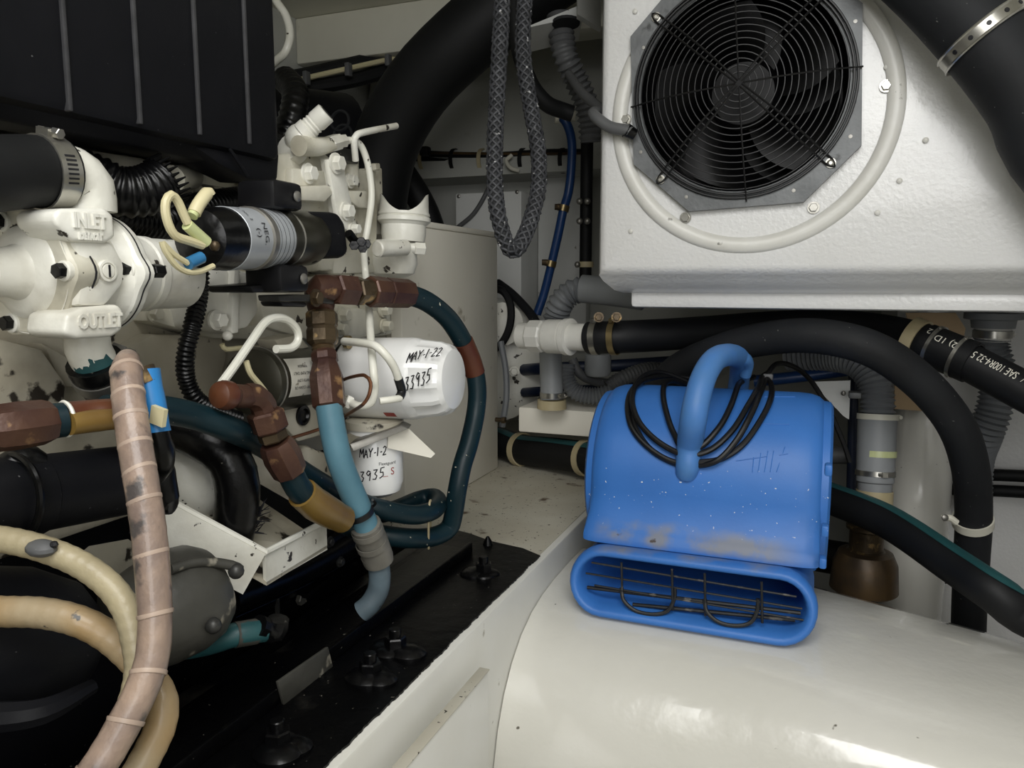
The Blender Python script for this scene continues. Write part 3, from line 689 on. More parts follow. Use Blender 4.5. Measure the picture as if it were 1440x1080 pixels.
# bronze fitting
t = thing('bronze_seacock', 'dark bronze through hull fitting with brass neck below the striped hose', 'pipe fitting', P(1208, 840, 1.57))
a = P(1220, 735, 1.57); dd = -EZ
MB().lathe(a, dd, [(0, .030), (.006, .040), (.012, .040), (.016, .033), (.055, .033), (.058, .037)], 28).build('brass_neck', 'bronze', t)
MB().lathe(a, dd, [(.058, .038), (.062, .052), (.085, .062), (.14, .066), (.145, .060)], 32).build('flared_base', 'bronze_dark', t)
# white column
a, b = P(1299, 560, 1.62), P(1298, 900, 1.60)
col = thing('white_column', 'white painted vertical standpipe between the grey drain hose and arched hose', 'standpipe', b)
prof = [(0, .054), (.03, .058), (.12, .0635), (.25, .0655), (.40, .064), (.7, .062)]
MB().lathe(V((a.x, a.y, a.z)), -EZ, prof, 36).build('pipe_wall', 'gelcoat_smooth', col, angle=60)
MB().lathe(V((a.x, a.y, a.z+.012)), -EZ, [(0, .043), (.004, .051), (.014, .054)], 36).build('cap', 'gelcoat_smooth', col)
# plywood scraps
MB().prism([PY(1274, 440, 1.73), PY(1344, 440, 1.73), PY(1358, 462, 1.73), PY(1346, 520, 1.73), PY(1290, 520, 1.73)], (0, .012, 0)).build('plywood_offcut', 'cardboard'); tag(bpy.data.objects['plywood_offcut'], 'brown board offcut below the white box behind the clamped hose', 'board')
o = MB().prism([PY(1258, 525, 1.71), PY(1300, 525, 1.71), PY(1322, 580, 1.71), PY(1258, 575, 1.71)], (0, .010, 0)).build('plywood_offcut', 'cardboard'); tag(o, 'small tan board scrap just above the white standpipe', 'board')
# right hand grey flexible pipe hanging from the box
t = thing('flexible_duct', 'ribbed grey duct hanging from a round flange under the white box', 'duct', P(1385, 600, 1.5))
f0 = P(1398, 440, 1.52)
MB().lathe(f0, -EZ, [(0, .052), (.012, .052), (.014, .040), (.03, .038), (.03, .0)], 30).build('flange', 'grey_plastic', t)
MB().lathe(f0-EZ*.028, -EZ, [(0, .032), (.028, .032)], 26).build('spigot', 'pvc_white', t)
hose_clamp(t, f0-EZ*.042, EZ, .0335, .014, 'steel', RGT)
MB().tube([f0-EZ*.034, f0-EZ*.07, P(1404, 530, 1.53), P(1398, 575, 1.53), P(1384, 612, 1.55), P(1372, 650, 1.60), P(1370, 720, 1.62)], .034, 20, None, (.010, .2)).build('ribbed_hose', 'grey_hose', t, angle=80)
# twin black pipes
for (y0, y1, lb) in ((668, 671, 'thin black pipe on the white bulkhead, running just above its twin'), (690, 694, 'thin black pipe on the white bulkhead, running just below its twin')):
    one_hose('black_pipe', lb, 'pipe', [(1330, y0-2, 1.72), (1400, y0, 1.66), (1480, y1, 1.6), (1600, y1+3, 1.5)], .0132, 'rubber', 12, group='twin black pipes on the bulkhead', tail=((1.135, 1.66, PX(1600, y1+3, .62).z),))
# pipes under the box behind the mover
t, p, r = one_hose('water_pipe', 'straight navy blue water pipe crossing behind the air mover', 'pipe', [(1060, 536, 1.72), (1120, 530, 1.69), (1202, 519, 1.66)], .0130, 'navy_hose', 12)
t, p, r = one_hose('vent_pipe', 'dark navy upright pipe beside the ribbed grey drain hose', 'pipe', [(1200, 500, 1.62), (1200, 560, 1.62), (1198, 660, 1.62), (1196, 720, 1.62)], .010, 'navy_dark', 12)
sp = thing('mounting_plate', 'white pointed mounting plate with a pipe clip behind the air mover', 'plate', P(1172, 580, 1.56))
MB().prism([PY(1140, 537, 1.66), PY(1196, 535, 1.66), PY(1194, 590, 1.66), PY(1186, 585, 1.66)], (0, .006, 0)).build('plate', 'white_board', sp)
MB().box(PY(1202, 555, 1.61), (.022, .03, .012)).build('pipe_clip', 'zinc_plate', sp, bevel=.002); screw(sp, PY(1186, 553, 1.658), -EY, .005, 'steel_dull')
t, p, r = one_hose('rubber_hose', 'dull grey rubber hose passing low behind the air mover', 'hose', [(1140, 642, 1.70), (1180, 640, 1.68), (1215, 642, 1.66)], .019, 'grey_rubber', 14)
t, p, r = one_hose('bilge_hose', 'black bilge hose running behind the bronze fitting', 'hose', [(1100, 770, 1.86), (1180, 785, 1.82), (1260, 795, 1.80), (1340, 800, 1.78)], .04, 'rubber', 14)
# ================================================================== middle: cabinet, back wall fittings, hoses behind
XC = -.72
ya, yb = PX(566, 500, XC).y, PX(700, 500, XC).y; zt_ = PX(694, 326, XC).z
cab = thing('metal_cabinet', 'tall beige sheet metal cabinet standing behind the oil filter', 'cabinet', (XC-.12, (ya+yb)/2, ZS))
MB().bx(XC-.20, XC, ya, yb, ZS+.001, zt_-.012).build('cabinet_body', 'cream_paint', cab, bevel=.003)
MB().bx(XC-.202, XC+.003, ya-.002, yb+.002, zt_-.012, zt_).build('lid', 'cream_paint', cab, bevel=.003)
p = PX(697, 590, XC); m = MB(); m.cyl(p, p+EX*.022, .0055, 12); m.hex(p+EX*.016, p+EX*.026, .0085); m.build('hinge_bolt', 'bronze', cab)
MB().bx(XC-.20, XC-.04, ya-.05, ya-.004, ZS+.001, zt_-.05).build('side_panel', 'cream_paint', cab, bevel=.003)
# white junction box and board on the back wall
jb = thing('junction_box', 'white wall mounted junction box with corner screws behind the braided sleeve', 'junction box', PY(686, 420, 2.28))
a, b = PY(640, 272, 2.20), PY(733, 420, 2.20)
MB().bx(a.x, b.x, 2.20, 2.395, b.z-.05, a.z).build('box_body', 'white_board', jb, bevel=.006)
for q in ((645, 276), (727, 270)): screw(jb, PY(*q, 2.199), -EY, .006, 'steel_dull')
a, b = PY(742, 238, 2.36), PY(826, 445, 2.36)
tag(MB().bx(PY(733, 420, 2.20).x+.001, b.x, 2.345, 2.395, b.z-.1, a.z).build('backing_board', 'white_board', bevel=.004), 'pale backing board behind the blue hose and clipped black pipe', 'board')
# cable harness along the back wall
ch = thing('cable_harness', 'black cable harness strapped along the foot of the hull panel', 'cable harness', PY(690, 240, 2.3))
for k, (dy, rr) in enumerate(((-8, .010), (0, .012), (8, .011), (14, .008))):
    MB().tube([PY(x, 226+dy+2*math.sin(x*.03+k)-.01*(x-560), 2.25+.006*k) for x in (545, 590, 640, 700, 760, 800, 832)], rr, 8).build('cable', 'rubber', ch)
MB().tube([PY(x, 216+1.5*math.sin(x*.05), 2.235) for x in (560, 620, 690, 760, 825)], .004, 6).build('cable', 'bronze_dark', ch, label='thin brown cable')
for x in (597, 640, 679, 736, 792): MB().lathe(PY(x, 226, 2.255), EX, [(-.006, .034), (-.006, .037), (.006, .037), (.006, .034)], 18, sx=1, cap=False).build('cable_strap', 'beige_collar' if x in (597, 679) else 'rubber', ch)
MB().box(PY(598, 213, 2.22), (.03, .03, .03)).build('strap_clip', 'black_plastic', ch, bevel=.006)
MB().tube([PY(730, 240, 2.2), PY(718, 236, 2.19), PY(712, 226, 2.2), PY(720, 218, 2.21)], .006, 8).build('zip_tail', 'zip_white', ch)
# thin grey lead coming down over the junction box
one_hose('grey_lead', 'thin grey lead curving down in front of the junction box', 'cable', [], .0068, 'grey_rubber', 8, tail=(PY(700, 226, 2.243), PY(690, 258, 2.20), PY(668, 298, 2.192), PY(641, 322, 2.192)))
# wiring under the deck beam
bw = thing('beam_wiring', 'cream cable clipped in a black trunk below the deck beam', 'cable', P(490, 100, 2.15))
MB().tube([P(395, 120, 2.05), P(430, 110, 2.08), P(487, 97, 2.12), P(540, 85, 2.17), P(600, 72, 2.22)], .007, 8).build('cable', 'wire_cream', bw)
MB().tube([P(380, 112, 2.10), P(430, 104, 2.13), P(490, 90, 2.17), P(560, 74, 2.22), P(640, 55, 2.28)], .017, 10).build('trunk', 'rubber', bw)
MB().tube([P(390, 128, 2.10), P(440, 122, 2.13), P(500, 112, 2.17), P(560, 95, 2.22), P(620, 80, 2.28)], .02, 10).build('trunk', 'rubber', bw)
for q in ((431, 110, 2.06), (490, 98, 2.10), (546, 84, 2.16)): MB().box(P(*q), (.014, .02, .035)).build('cable_clip', 'grey_rubber', bw, bevel=.003)
# white pipe loop at the corner of the manifold
one_hose('white_cable', 'thick white cable bowed out beside the black manifold under the beam', 'cable', [(360, -70, 1.66), (378, -20, 1.62), (389, 2, 1.6), (402, 22, 1.6), (408, 48, 1.6), (402, 72, 1.6), (388, 86, 1.62), (360, 110, 1.68), (330, 150, 1.75)], .0085, 'white_tube', 10)
# dark pipe shapes added to stand in for the shade below the beam
t = thing('shade_fill_pipe', 'dark pipe added in place of the shade in the corner behind the engine', 'exhaust pipe', P(470, 220, 2.0))
MB().tube([P(345, 195, 1.93), P(400, 200, 1.98), P(450, 203, 2.03), P(482, 206, 2.07)], .135, 24, .04).build('shade_drum', 'black_paint', t)
MB().tube([P(380, 215, 1.75), P(420, 224, 1.79), P(442, 258, 1.82), P(446, 320, 1.83)], .070, 20, .03).build('elbow', 'rubber', t)
for q in ((478, 170, 1.70), (482, 190, 1.70)): MB().ring(P(*q), FWD+RGT*.3, .022, .0035, 24, 6).build('cable_hoop', 'rubber_dusty', t)
t2, p, r = one_hose('breather_hose', 'short ribbed black breather hose beside the black manifold', 'hose', [(400, 195, 1.22), (412, 160, 1.22), (415, 130, 1.24), (400, 110, 1.28)], .022, 'black_gloss', 14, (.012, .1))
# big black exhaust hose curving through the back
one_hose('exhaust_hose', 'wide black exhaust hose sweeping down behind the braided sleeve', 'hose', [(880, -110, 1.75), (800, -55, 1.72), (730, -8, 1.72), (650, 58, 1.76), (588, 122, 1.82), (546, 195, 1.88), (528, 270, 1.92), (520, 380, 1.95)], .081, 'rubber', 28)
one_hose('branch_hose', 'black hose slanting down from the exhaust hose behind the white filler cap', 'hose', [(545, 215, 2.14), (575, 255, 2.15), (600, 300, 2.16), (612, 345, 2.18), (615, 420, 2.2)], .036, 'rubber', 16)
# braided sleeve hanging as a loop
def braid_mat():
    m = mk('braid', '48494d', .55, metal=.15, var='2e2f32', vscale=50, vamt=.8, spec='b4b4b4', sscale=90, sth=.735)
    return m
braid_mat(); mk('braid_gap', '1d1e20', .7)
t = thing('braided_sleeve', 'grey braided sleeve hanging in a long loop from above', 'braided sleeve', P(722, 355, 1.25))
lp = [P(708, -60, 1.22), P(706, 0, 1.22), P(703, 65, 1.22), P(699, 135, 1.23), P(696, 200, 1.23), P(696, 262, 1.23), P(701, 305, 1.23), P(711, 340, 1.24), P(722, 353, 1.25), P(733, 341, 1.26), P(746, 310, 1.27), P(757, 265, 1.28), P(757, 215, 1.28), P(748, 160, 1.28), P(738, 100, 1.27), P(735, 50, 1.27), P(738, 0, 1.27), P(740, -60, 1.27)]
RBS = .0115
MB().tube(lp, RBS*.92, 12, .008).build('core', 'braid_gap', t)
path, _ = spline(lp, .003)
fr = []
T0 = None
for i in range(len(path)):
    a = path[max(0, i-1)]; b = path[min(len(path)-1, i+1)]; tt = (b-a).normalized()
    if T0 is None: uu, _ = perp(tt)
    uu = (uu-tt*uu.dot(tt)).normalized(); T0 = tt; fr.append((path[i], uu, tt.cross(uu)))
for hand in (1, -1):
    for k in range(5):
        q = []; s_ = 0
        for i, (c, u1, w1) in enumerate(fr):
            if i: s_ += (c-fr[i-1][0]).length
            a = 2*math.pi*k/5+hand*s_*95
            q.append(c+(u1*math.cos(a)+w1*math.sin(a))*(RBS+.0006*math.sin(s_*475+k*2+hand)))
        m = MB(); m.tube(q[::2], .0026, 5, smooth=False); m.build('braid_strand', 'braid', t, angle=80)
# ribbed duct and pipes near the corner of the white box
sb = thing('angle_bracket', 'white painted angle bracket above the ribbed duct', 'bracket', P(790, 20, 1.6))
MB().prism([P(745, 36, 1.58), P(818, 6, 1.66), P(820, 22, 1.66), P(746, 38, 1.58)], FWD*.12).build('flange', 'white_board', sb)
MB().prism([P(812, -12, 1.55), P(845, -12, 1.7), P(845, 40, 1.7), P(812, 20, 1.55)], FWD*.02).build('web', 'white_board', sb)
t = thing('ribbed_duct', 'ribbed dark grey duct bending down beside the white ventilation box', 'duct', P(830, 190, 1.7))
MB().tube([P(787, 22, 1.66), P(789, 45, 1.66), P(795, 78, 1.66), P(808, 108, 1.68), P(823, 142, 1.70), P(830, 175, 1.72), P(831, 200, 1.73)], .0285, 18, None, (.0135, .26)).build('ribbed_hose', 'grey_rubber', t, angle=80)
MB().tube([P(796, 30, 1.62), P(796, 34, 1.62)], .0295, 18).build('end_cuff', 'rubber_dusty', t)
zc1, zc2, zc3 = P(841, 156, 1.36).z, P(850, 164, 1.28).z, P(866, 176, 1.25).z
one_hose('sensor_cable', 'thick grey cable running to the corner of the fan plate', 'cable', [(800, 105, 1.62), (820, 132, 1.49)], .0095, 'grey_rubber', 12, tail=((XL-.014, 1.372, zc1), (XL-.013, 1.315, (zc1+zc2)/2), (XL-.002, 1.284, zc2), (XL+.025, 1.276, zc3), PY(880, 183, 1.272), PY(886, 186, 1.272)))
tag(MB().tube([PY(880, 183, 1.272), PY(892, 190, 1.280)], [.012, .010], 12).build('cable_gland', 'black_gloss'), 'black cable gland at the edge of the fan plate', 'cable gland')
one_hose('return_hose', 'dark hose swinging down behind the braided loop to the blue hose', 'hose', [(722, 0, 1.55), (728, 60, 1.55), (745, 115, 1.58), (768, 145, 1.60), (790, 155, 1.62), (805, 160, 1.625)], .017, 'rubber', 12)
t, p, r = one_hose('blue_hose', 'slim navy blue hose with brass clips running down the back board', 'hose', [(785, 160, 1.95), (797, 174, 1.95), (804, 200, 1.97), (803, 240, 1.99), (799, 272, 2.0), (792, 296, 2.0), (786, 325, 2.01), (776, 369, 2.03), (765, 413, 2.05), (755, 442, 2.06)], .0115, 'navy_hose', 12)
for i, q in enumerate(((792, 293, 2.0), (774, 371, 2.03))):
    m = MB(); m.band(P(*q), P(786, 325, 2.01)-P(799, 272, 2.0), .0128, .016, .003); c = m.build('pipe_clip', 'brass_dull', t); MB().cyl(P(q[0]-12, q[1]-2, q[2]-.02), P(q[0]-4, q[1]-2, q[2]-.02), .008, 10).build('clip_screw', 'bronze', c)
for q in ((783, 163, 1.93), (806, 160, 1.95)): MB().lathe(P(*q), RGT, [(-.005, .016), (-.005, .019), (.005, .019), (.005, .016)], 14).build('zip_tie', 'zip_white', t)
t = thing('clipped_pipe', 'black upright pipe clipped to the board beside the ventilation box', 'pipe', P(824, 390, 1.98))
MB().tube([P(826, 170, 1.9), P(825, 240, 1.92), P(824, 320, 1.95), P(823, 400, 1.98)], .0155, 14).build('pipe_wall', 'rubber', t)
for q in ((815, 283), (826, 283), (815, 311), (826, 311)): MB().sphere(P(*q, 1.90), .0085, 12).build('clip_bolt', 'steel_dull', t)
for y in (372,): MB().band(P(823.5, y, 1.97), EZ, .017, .014, .003).build('pipe_clip', 'beige_collar', t); MB().sphere(P(812, 372, 1.93), .008, 10).build('clip_bolt', 'steel_dull', t)
# grey elbow behind the union
t = thing('grey_elbow', 'grey plastic duct with a ribbed elbow behind the white union', 'duct', P(800, 440, 1.8))
MB().tube([P(780, 470, 1.82), P(782, 445, 1.82), P(790, 424, 1.80), P(806, 410, 1.79), P(825, 407, 1.78)], .0315, 20, None, (.013, .22)).build('ribbed_elbow', 'grey_hose', t, angle=80)
MB().tube([P(818, 406, 1.78), P(850, 409, 1.76), P(905, 416, 1.72)], .0325, 20).build('straight_pipe', 'grey_plastic', t)
t = thing('grey_trap', 'grey standing pipe with a ribbed swan neck under the white union', 'pipe', P(775, 575, 1.75))
MB().tube([P(774, 490, 1.72), P(775, 525, 1.72), P(776, 562, 1.72)], .0255, 18).build('standing_pipe', 'grey_plastic', t)
hose_clamp(t, P(776, 555, 1.72), EZ, .0258, .012, 'steel', -FWD+RGT)
MB().lathe(P(776, 562, 1.72), -EZ, [(0, .028), (.0, .032), (.02, .033), (.022, .02)], 24).build('collar', 'beige_collar', t)
MB().tube([P(797, 512, 1.78), P(797, 532, 1.78), P(808, 550, 1.78), P(832, 557, 1.78), P(860, 552, 1.78)], .021, 16, None, (.008, .22)).build('swan_neck', 'grey_hose', t, angle=80)
MB().tube([P(805, 505, 1.80), P(815, 525, 1.80), P(840, 537, 1.82), P(875, 540, 1.84)], .011, 12).build('cable', 'grey_rubber', t)
MB().lathe(P(841, 498, 1.78), -EZ, [(0, .030), (.04, .031), (.05, .026), (.055, .01)], 24).build('pipe_cap', 'grey_plastic', t)
one_hose('ribbed_pipe', 'dusty ribbed grey pipe lying behind the power cord loops', 'pipe', [(855, 545, 1.80), (880, 530, 1.80), (915, 520, 1.82), (955, 525, 1.85)], .019, 'grey_rubber', 14, (.008, .12))
for (y, rr, mt, lb) in ((520, .016, 'navy_dark', 'dark blue pipe tucked beneath the white union'), (592-40, .013, 'navy_dark', 'dark blue pipe passing behind the grey standing pipe clamp')):
    one_hose('water_pipe', lb, 'pipe', [(737, y, 2.05), (770, y-2, 1.98), (850, y-5, 1.95), (960, y-12, 1.95)], rr, mt, 10)
# pale ledge and hose below
a, b = PY(729, 577, 1.66), PY(850, 612, 1.66)
tag(MB().bx(a.x, -.16, 1.66, 1.86, PY(740, 608, 1.66).z, PY(740, 573, 1.66).z).build('wooden_ledge', 'cream_paint', bevel=.004), 'pale painted ledge above the strapped dark hose', 'ledge')
t = thing('strapped_hose', 'dark hose with a teal stripe and pale straps lying under the ledge', 'hose', P(770, 655, 1.7))
hp_ = [P(692, 619, 2.06), P(706, 622, 2.02), P(733, 632, 1.95), P(785, 638, 1.85), P(850, 648, 1.75), P(905, 655, 1.7)]
MB().tube(hp_, .038, 20).build('hose_wall', 'rubber', t)
path, _ = spline(hp_, .02); m = MB(); vs = []
for i, c in enumerate(path):
    dv = (path[min(len(path)-1, i+1)]-path[max(0, i-1)]).normalized(); f = (UPV*.75-FWD*.66); f = (f-dv*f.dot(dv)).normalized(); s_ = dv.cross(f)
    for k in range(4): g = -.22+.15*k; vs.append(c+(f*math.cos(g)+s_*math.sin(g))*.0388)
m.add(vs, [(i*4+k, i*4+k+1, (i+1)*4+k+1, (i+1)*4+k) for i in range(len(path)-1) for k in range(3)]); m.build('hose_stripe', 'teal_stripe', t)
for q in ((733, 632, 1.95), (824, 644, 1.79)): MB().band(P(*q), hp_[3]-hp_[2], .0390, .016, .004).build('hose_strap', 'beige_collar', t)
# gearbox end glimpsed past the cabinet
t = thing('gearbox', 'white painted gearbox end with a black belt showing past the cabinet edge', 'gearbox', P(705, 600, 2.05))
MB().lathe(P(690, 505, 2.16), V((.35, -1, 0)), [(0, .16), (.05, .175), (.09, .165), (.11, .12), (.12, .05)], 28).build('casing', 'engine_bright', t)
MB().lathe(P(702, 455, 1.98), V((.8, -1, 0)), [(0, .06), (.03, .055), (.035, .03)], 20).build('end_cap', 'engine_bright', t)
MB().tube([P(690, 405, 1.97), P(708, 410, 1.95), P(718, 430, 1.94), P(717, 458, 1.94), P(706, 482, 1.95), P(690, 495, 1.97)], .010, 10).build('drive_belt', 'rubber', t)
MB().tube([P(704, 480, 1.93), P(711, 520, 1.93), P(712, 560, 1.93), P(706, 600, 1.94)], .0085, 8).build('drain_tube', 'grey_hose', t)
for q in ((723, 522), (724, 475), (712, 435)): bolt(t, P(*q, 1.99), -EY+EX*.4, .010, .012, 'engine_bright')
one_hose('grey_cable', 'dark grey cable slanting down past the gearbox towards the union', 'cable', [(700, 398, 2.1), (722, 415, 2.05), (745, 440, 1.98), (758, 462, 1.92)], .012, 'rubber_dusty', 10)
# ================================================================== the engine on the left
E = PX
XB = -.70
eng = thing('engine_block', 'cream white painted diesel engine block with stepped side castings', 'engine', (-.95, .75, ZS-.1))
yb0, yb1 = .22, PX(552, 420, XB).y
MB().bx(-1.30, XB, yb0, yb1, .84, E(200, 187, -.6).z-.02).build('crankcase', 'engine_dirty', eng, bevel=.008)
MB().bx(-1.30, -.85, yb0, E(330, 150, -.6).y, E(200, 187, -.6).z-.02, CAMZ+.30).build('cylinder_head', 'engine_white', eng, bevel=.01)
MB().bx(-1.305, -.78, yb0-.3, yb1-.05, .425, .839).build('lower_crankcase', 'black_paint', eng, bevel=.01)
# raised castings on the side wall
MB().prism([E(222, 430, XB+.03), E(300, 455, XB+.03), E(390, 458, XB+.03), E(440, 430, XB+.03), E(455, 480, XB+.03), E(300, 476, XB+.03), E(215, 452, XB+.03)], (-.035, 0, 0)).build('casting_ledge', 'engine_white', eng, bevel=.003)
MB().prism([E(300, 585, XB+.02), E(320, 500, XB+.02), E(312, 470, XB+.02), E(215, 470, XB+.02), E(160, 500, XB+.02), E(200, 545, XB+.02)], (-.025, 0, 0)).build('side_cover', 'engine_dirty', eng, bevel=.004)
MB().prism([E(-20, 470, XB+.035), E(60, 490, XB+.035), E(95, 540, XB+.035), E(90, 590, XB+.035), E(-20, 590, XB+.035)], (-.04, 0, 0)).build('side_cover', 'engine_dirty', eng, bevel=.005)
MB().prism([E(60, 480, XB+.02), E(120, 515, XB+.02), E(160, 530, XB+.02), E(150, 548, XB+.02), E(88, 545, XB+.02)], (-.025, 0, 0)).build('side_cover', 'engine_dirty', eng, bevel=.005)
bolt(eng, E(216, 441, XB+.025), EX, .0075, .010, 'engine_white')
# intake castings behind the solenoid
MB().prism([E(60, 198, XB-.01), E(220, 224, XB-.01), E(350, 250, XB-.01), E(395, 264, XB-.01), E(395, 340, XB-.01), E(60, 330, XB-.01)], (-.05, 0, 0)).build('intake_face', 'engine_white', eng, bevel=.006)
MB().cyl(E(268, 248, XB-.004), E(240, 252, XB+.040), .0150, 20).build('air_stub', 'engine_white', eng)
# timing / gear case that carries the pump
MB().prism([E(296, 372, -.62), E(362, 384, -.62), E(366, 440, -.62), E(350, 462, -.62), E(318, 470, -.62), E(294, 462, -.62), E(288, 420, -.62)], (-.085, 0, 0)).build('gear_case', 'engine_bright', eng, bevel=.007)
MB().prism([E(330, 378, -.612), E(338, 378, -.612), E(336, 468, -.612), E(325, 470, -.612)], (-.09, 0, 0)).build('joint_flange', 'engine_bright', eng, bevel=.002)
bolt(eng, E(303, 450, -.617), EX, .0085, .012, 'engine_bright'); MB().sphere(E(320, 472, -.615), .006, 12).build('drip_nub', 'engine_bright', eng)
MB().prism([E(366, 395, -.66), E(470, 385, -.66), E(545, 380, -.66), E(552, 470, -.66), E(500, 478, -.66), E(440, 480, -.66), E(372, 460, -.66)], (-.05, 0, 0)).build('side_casting', 'engine_white', eng, bevel=.004)
MB().prism([E(480, 430, -.63), E(545, 438, -.63), E(548, 468, -.63), E(500, 478, -.63), E(474, 470, -.63)], (-.05, 0, 0)).build('filter_head', 'engine_white', eng, bevel=.006)
for q in ((480, 443), (476, 463), (540, 458), (538, 436)): bolt(eng, E(*q, -.628), EX, .0085, .014, 'engine_white')
# ------------------------------------------------------------------ black ribbed manifold
XM = -.60
man = thing('exhaust_manifold', 'matte black box manifold with raised vertical ribs along the engine top', 'manifold', E(200, 180, XM-.1))
zlow = [E(0, 150, XM), E(100, 166, XM), E(200, 187, XM), E(300, 200, XM), E(396, 212, XM)]
yk0, yk1 = .16, E(392, 110, XM).y; zm = min(p.z for p in zlow)+.006
MB().bx(XM-.24, XM, yk0, yk1, zm, CAMZ+.42).build('manifold_body', 'black_paint', man, bevel=.010)
MB().prism([(XM-.010, yk0, zm+.002), (XM-.010, yk1-.01, zm+.002), (XM-.022, yk1-.02, zm-.012), (XM-.022, yk0, zm-.012)], (-.04, 0, 0)).build('under_flange', 'black_paint', man, bevel=.003)
for q in ((77, 2, 97, 157), (175, 2, 196, 175), (259, 2, 280, 190), (330, 2, 350, 203)):
    a = E(q[2], q[3], XM); y_ = a.y
    MB().bx(XM-.004, XM+.0032, y_-.0022, y_+.0022, a.z, CAMZ+.41).build('rib', 'rib_worn', man, bevel=.0014)
MB().prism([E(270, 204, XM-.01), E(395, 212, XM-.01), E(392, 256, XM-.01), E(352, 254, XM-.01), E(310, 232, XM-.01)], (-.05, 0, 0)).build('foot', 'black_paint', man, bevel=.006)
MB().tube([E(322, 208, XM-.004), E(348, 248, XM-.004)], .0022, 6, .01).build('foot_edge', 'black_paint', man)
# ------------------------------------------------------------------ raw water pump
XP = -.60
pm = thing('raw_water_pump', 'white painted raw water pump cast with INLET and OUTLET lettering', 'pump', E(130, 470, XP))
c0 = E(20, 382, XP+.004); c1 = E(272, 384, XP+.004)      # shaft axis, runs away along the engine
ax = EY
def AY(px, py=384): return E(px, py, XP).y
yy = AY
zc = E(120, 384, XP).z
cen = lambda y: V((XP, y, zc))
# end cover with boss
yF, yB_, yC_, yD_ = .442, .465, .507, .523
MB().lathe(cen(.406), ax, [(0, .0), (.0005, .0165), (.003, .0192), (.024, .0202), (.029, .0225), (.032, .030), (.034, .036), (.036, .0375), (.0365, .050)], 44).build('end_cover', 'engine_bright', pm)
# lobed flanges: circle with bolt ears
def ear_loop(y, r, ear, n=72, ph=0):
    out = []
    for i in range(n):
        a = 2*math.pi*i/n; k = max(0, math.cos(3*(a-ph)))**5
        out.append(V((XP+(r+ear*k)*math.sin(a), y, zc+(r+ear*k)*math.cos(a))))
    return out
PH = math.pi/2
MB().rings([ear_loop(yF, .0485, .004, ph=PH), ear_loop(yF+.003, .0515, .006, ph=PH), ear_loop(yB_-.003, .0525, .006, ph=PH), ear_loop(yB_, .051, .006, ph=PH)]).build('cover_flange', 'engine_white', pm)
MB().rings([ear_loop(yB_-.0055, .0531, .0062, ph=PH), ear_loop(yB_-.0042, .0531, .0062, ph=PH)]).build('gasket', 'ink', pm)
MB().lathe(cen(yB_-.001), ax, [(0, .050), (.004, .049), (.009, .044), (yC_-yB_-.008, .043), (yC_-yB_-.002, .047), (yC_-yB_+.004, .050)], 44).build('pump_body', 'engine_bright', pm)
MB().rings([ear_loop(yC_, .048, .005, ph=PH), ear_loop(yC_+.003, .051, .007, ph=PH), ear_loop(yD_-.003, .051, .007, ph=PH), ear_loop(yD_, .049, .006, ph=PH)]).build('rear_flange', 'engine_bright', pm)
MB().rings([ear_loop(yC_+.0072, .0516, .0072, ph=PH), ear_loop(yC_+.0083, .0516, .0072, ph=PH)]).build('gasket', 'ink', pm)
MB().lathe(cen(yD_-.001), ax, [(0, .042), (.008, .036), (.018, .0345), (.030, .034), (.032, .0355), (.040, .0355), (.042, .034), (.085, .034)], 36).build('bearing_housing', 'engine_bright', pm)
# port blocks on the side facing out with cast letters
n1 = E(116, 315, XP+.045); n2 = E(131, 452, XP+.045)
for (poly, nm) in ((((76, 303), (84, 293), (148, 292), (161, 302), (164, 334), (150, 342), (104, 340), (80, 318)), 'inlet_port'), (((90, 470), (94, 442), (120, 432), (168, 428), (176, 438), (174, 464), (160, 474), (108, 477)), 'outlet_port')):
    MB().prism([E(*q, XP+.057) for q in poly], (-.045, 0, 0)).build(nm, 'engine_bright', pm, bevel=.008, bseg=3)
lu = V((0, 1, 0)); 
def side(c): c = V(c); return lambda u, v: c+EY*u*.72+EZ*v
def castword(s, c, size): decal(pm, s, size, side(c), 'engine_bright', 'cast_letters', .0006, emboss=(.0022, 0, 0))
castword('INLET', E(125, 312, XP+.0568), .0160); castword('DETROIT', E(126, 333, XP+.0568), .0070); castword('OUTLET', E(140, 452, XP+.0568), .0155)
# casting web between the ports
MB().prism([E(104, 336, XP+.053), E(160, 338, XP+.053), E(178, 372, XP+.053), E(176, 400, XP+.053), E(150, 432, XP+.053), E(108, 432, XP+.053), E(118, 384, XP+.053)], (-.03, 0, 0)).build('port_web', 'engine_bright', pm, bevel=.006)
pl = E(149, 381, XP+.053); m = MB(); m.lathe(pl, EX, [(0, .0090), (.003, .0086), (.0032, .0068), (.002, .0066), (.002, .0060), (.0035, .0056), (.004, 0)], 24); k = m.build('slotted_plug', 'engine_bright', pm)
MB().box(pl+EX*.0042, (.0008, .0016, .010)).build('slot', 'ink', k)
for (q, y_) in (((92, 381), yF), ((18, 454), yF), ((5, 312), yF), ((182, 379), yC_+.001)):
    p = PY(*q, y_); MB().lathe(p+EY*.002, -EY, [(0, .0085), (.004, .0082), (.005, .007)], 18).build('bolt_washer', 'engine_bright', pm); MB().hex(p, p-EY*.009, .0062, .3).build('bolt', 'black_gloss', pm)
p = PY(216, 381, yD_); MB().hex(p-EY*.002, p+EY*.010, .0062, .3).build('bolt', 'black_gloss', pm)
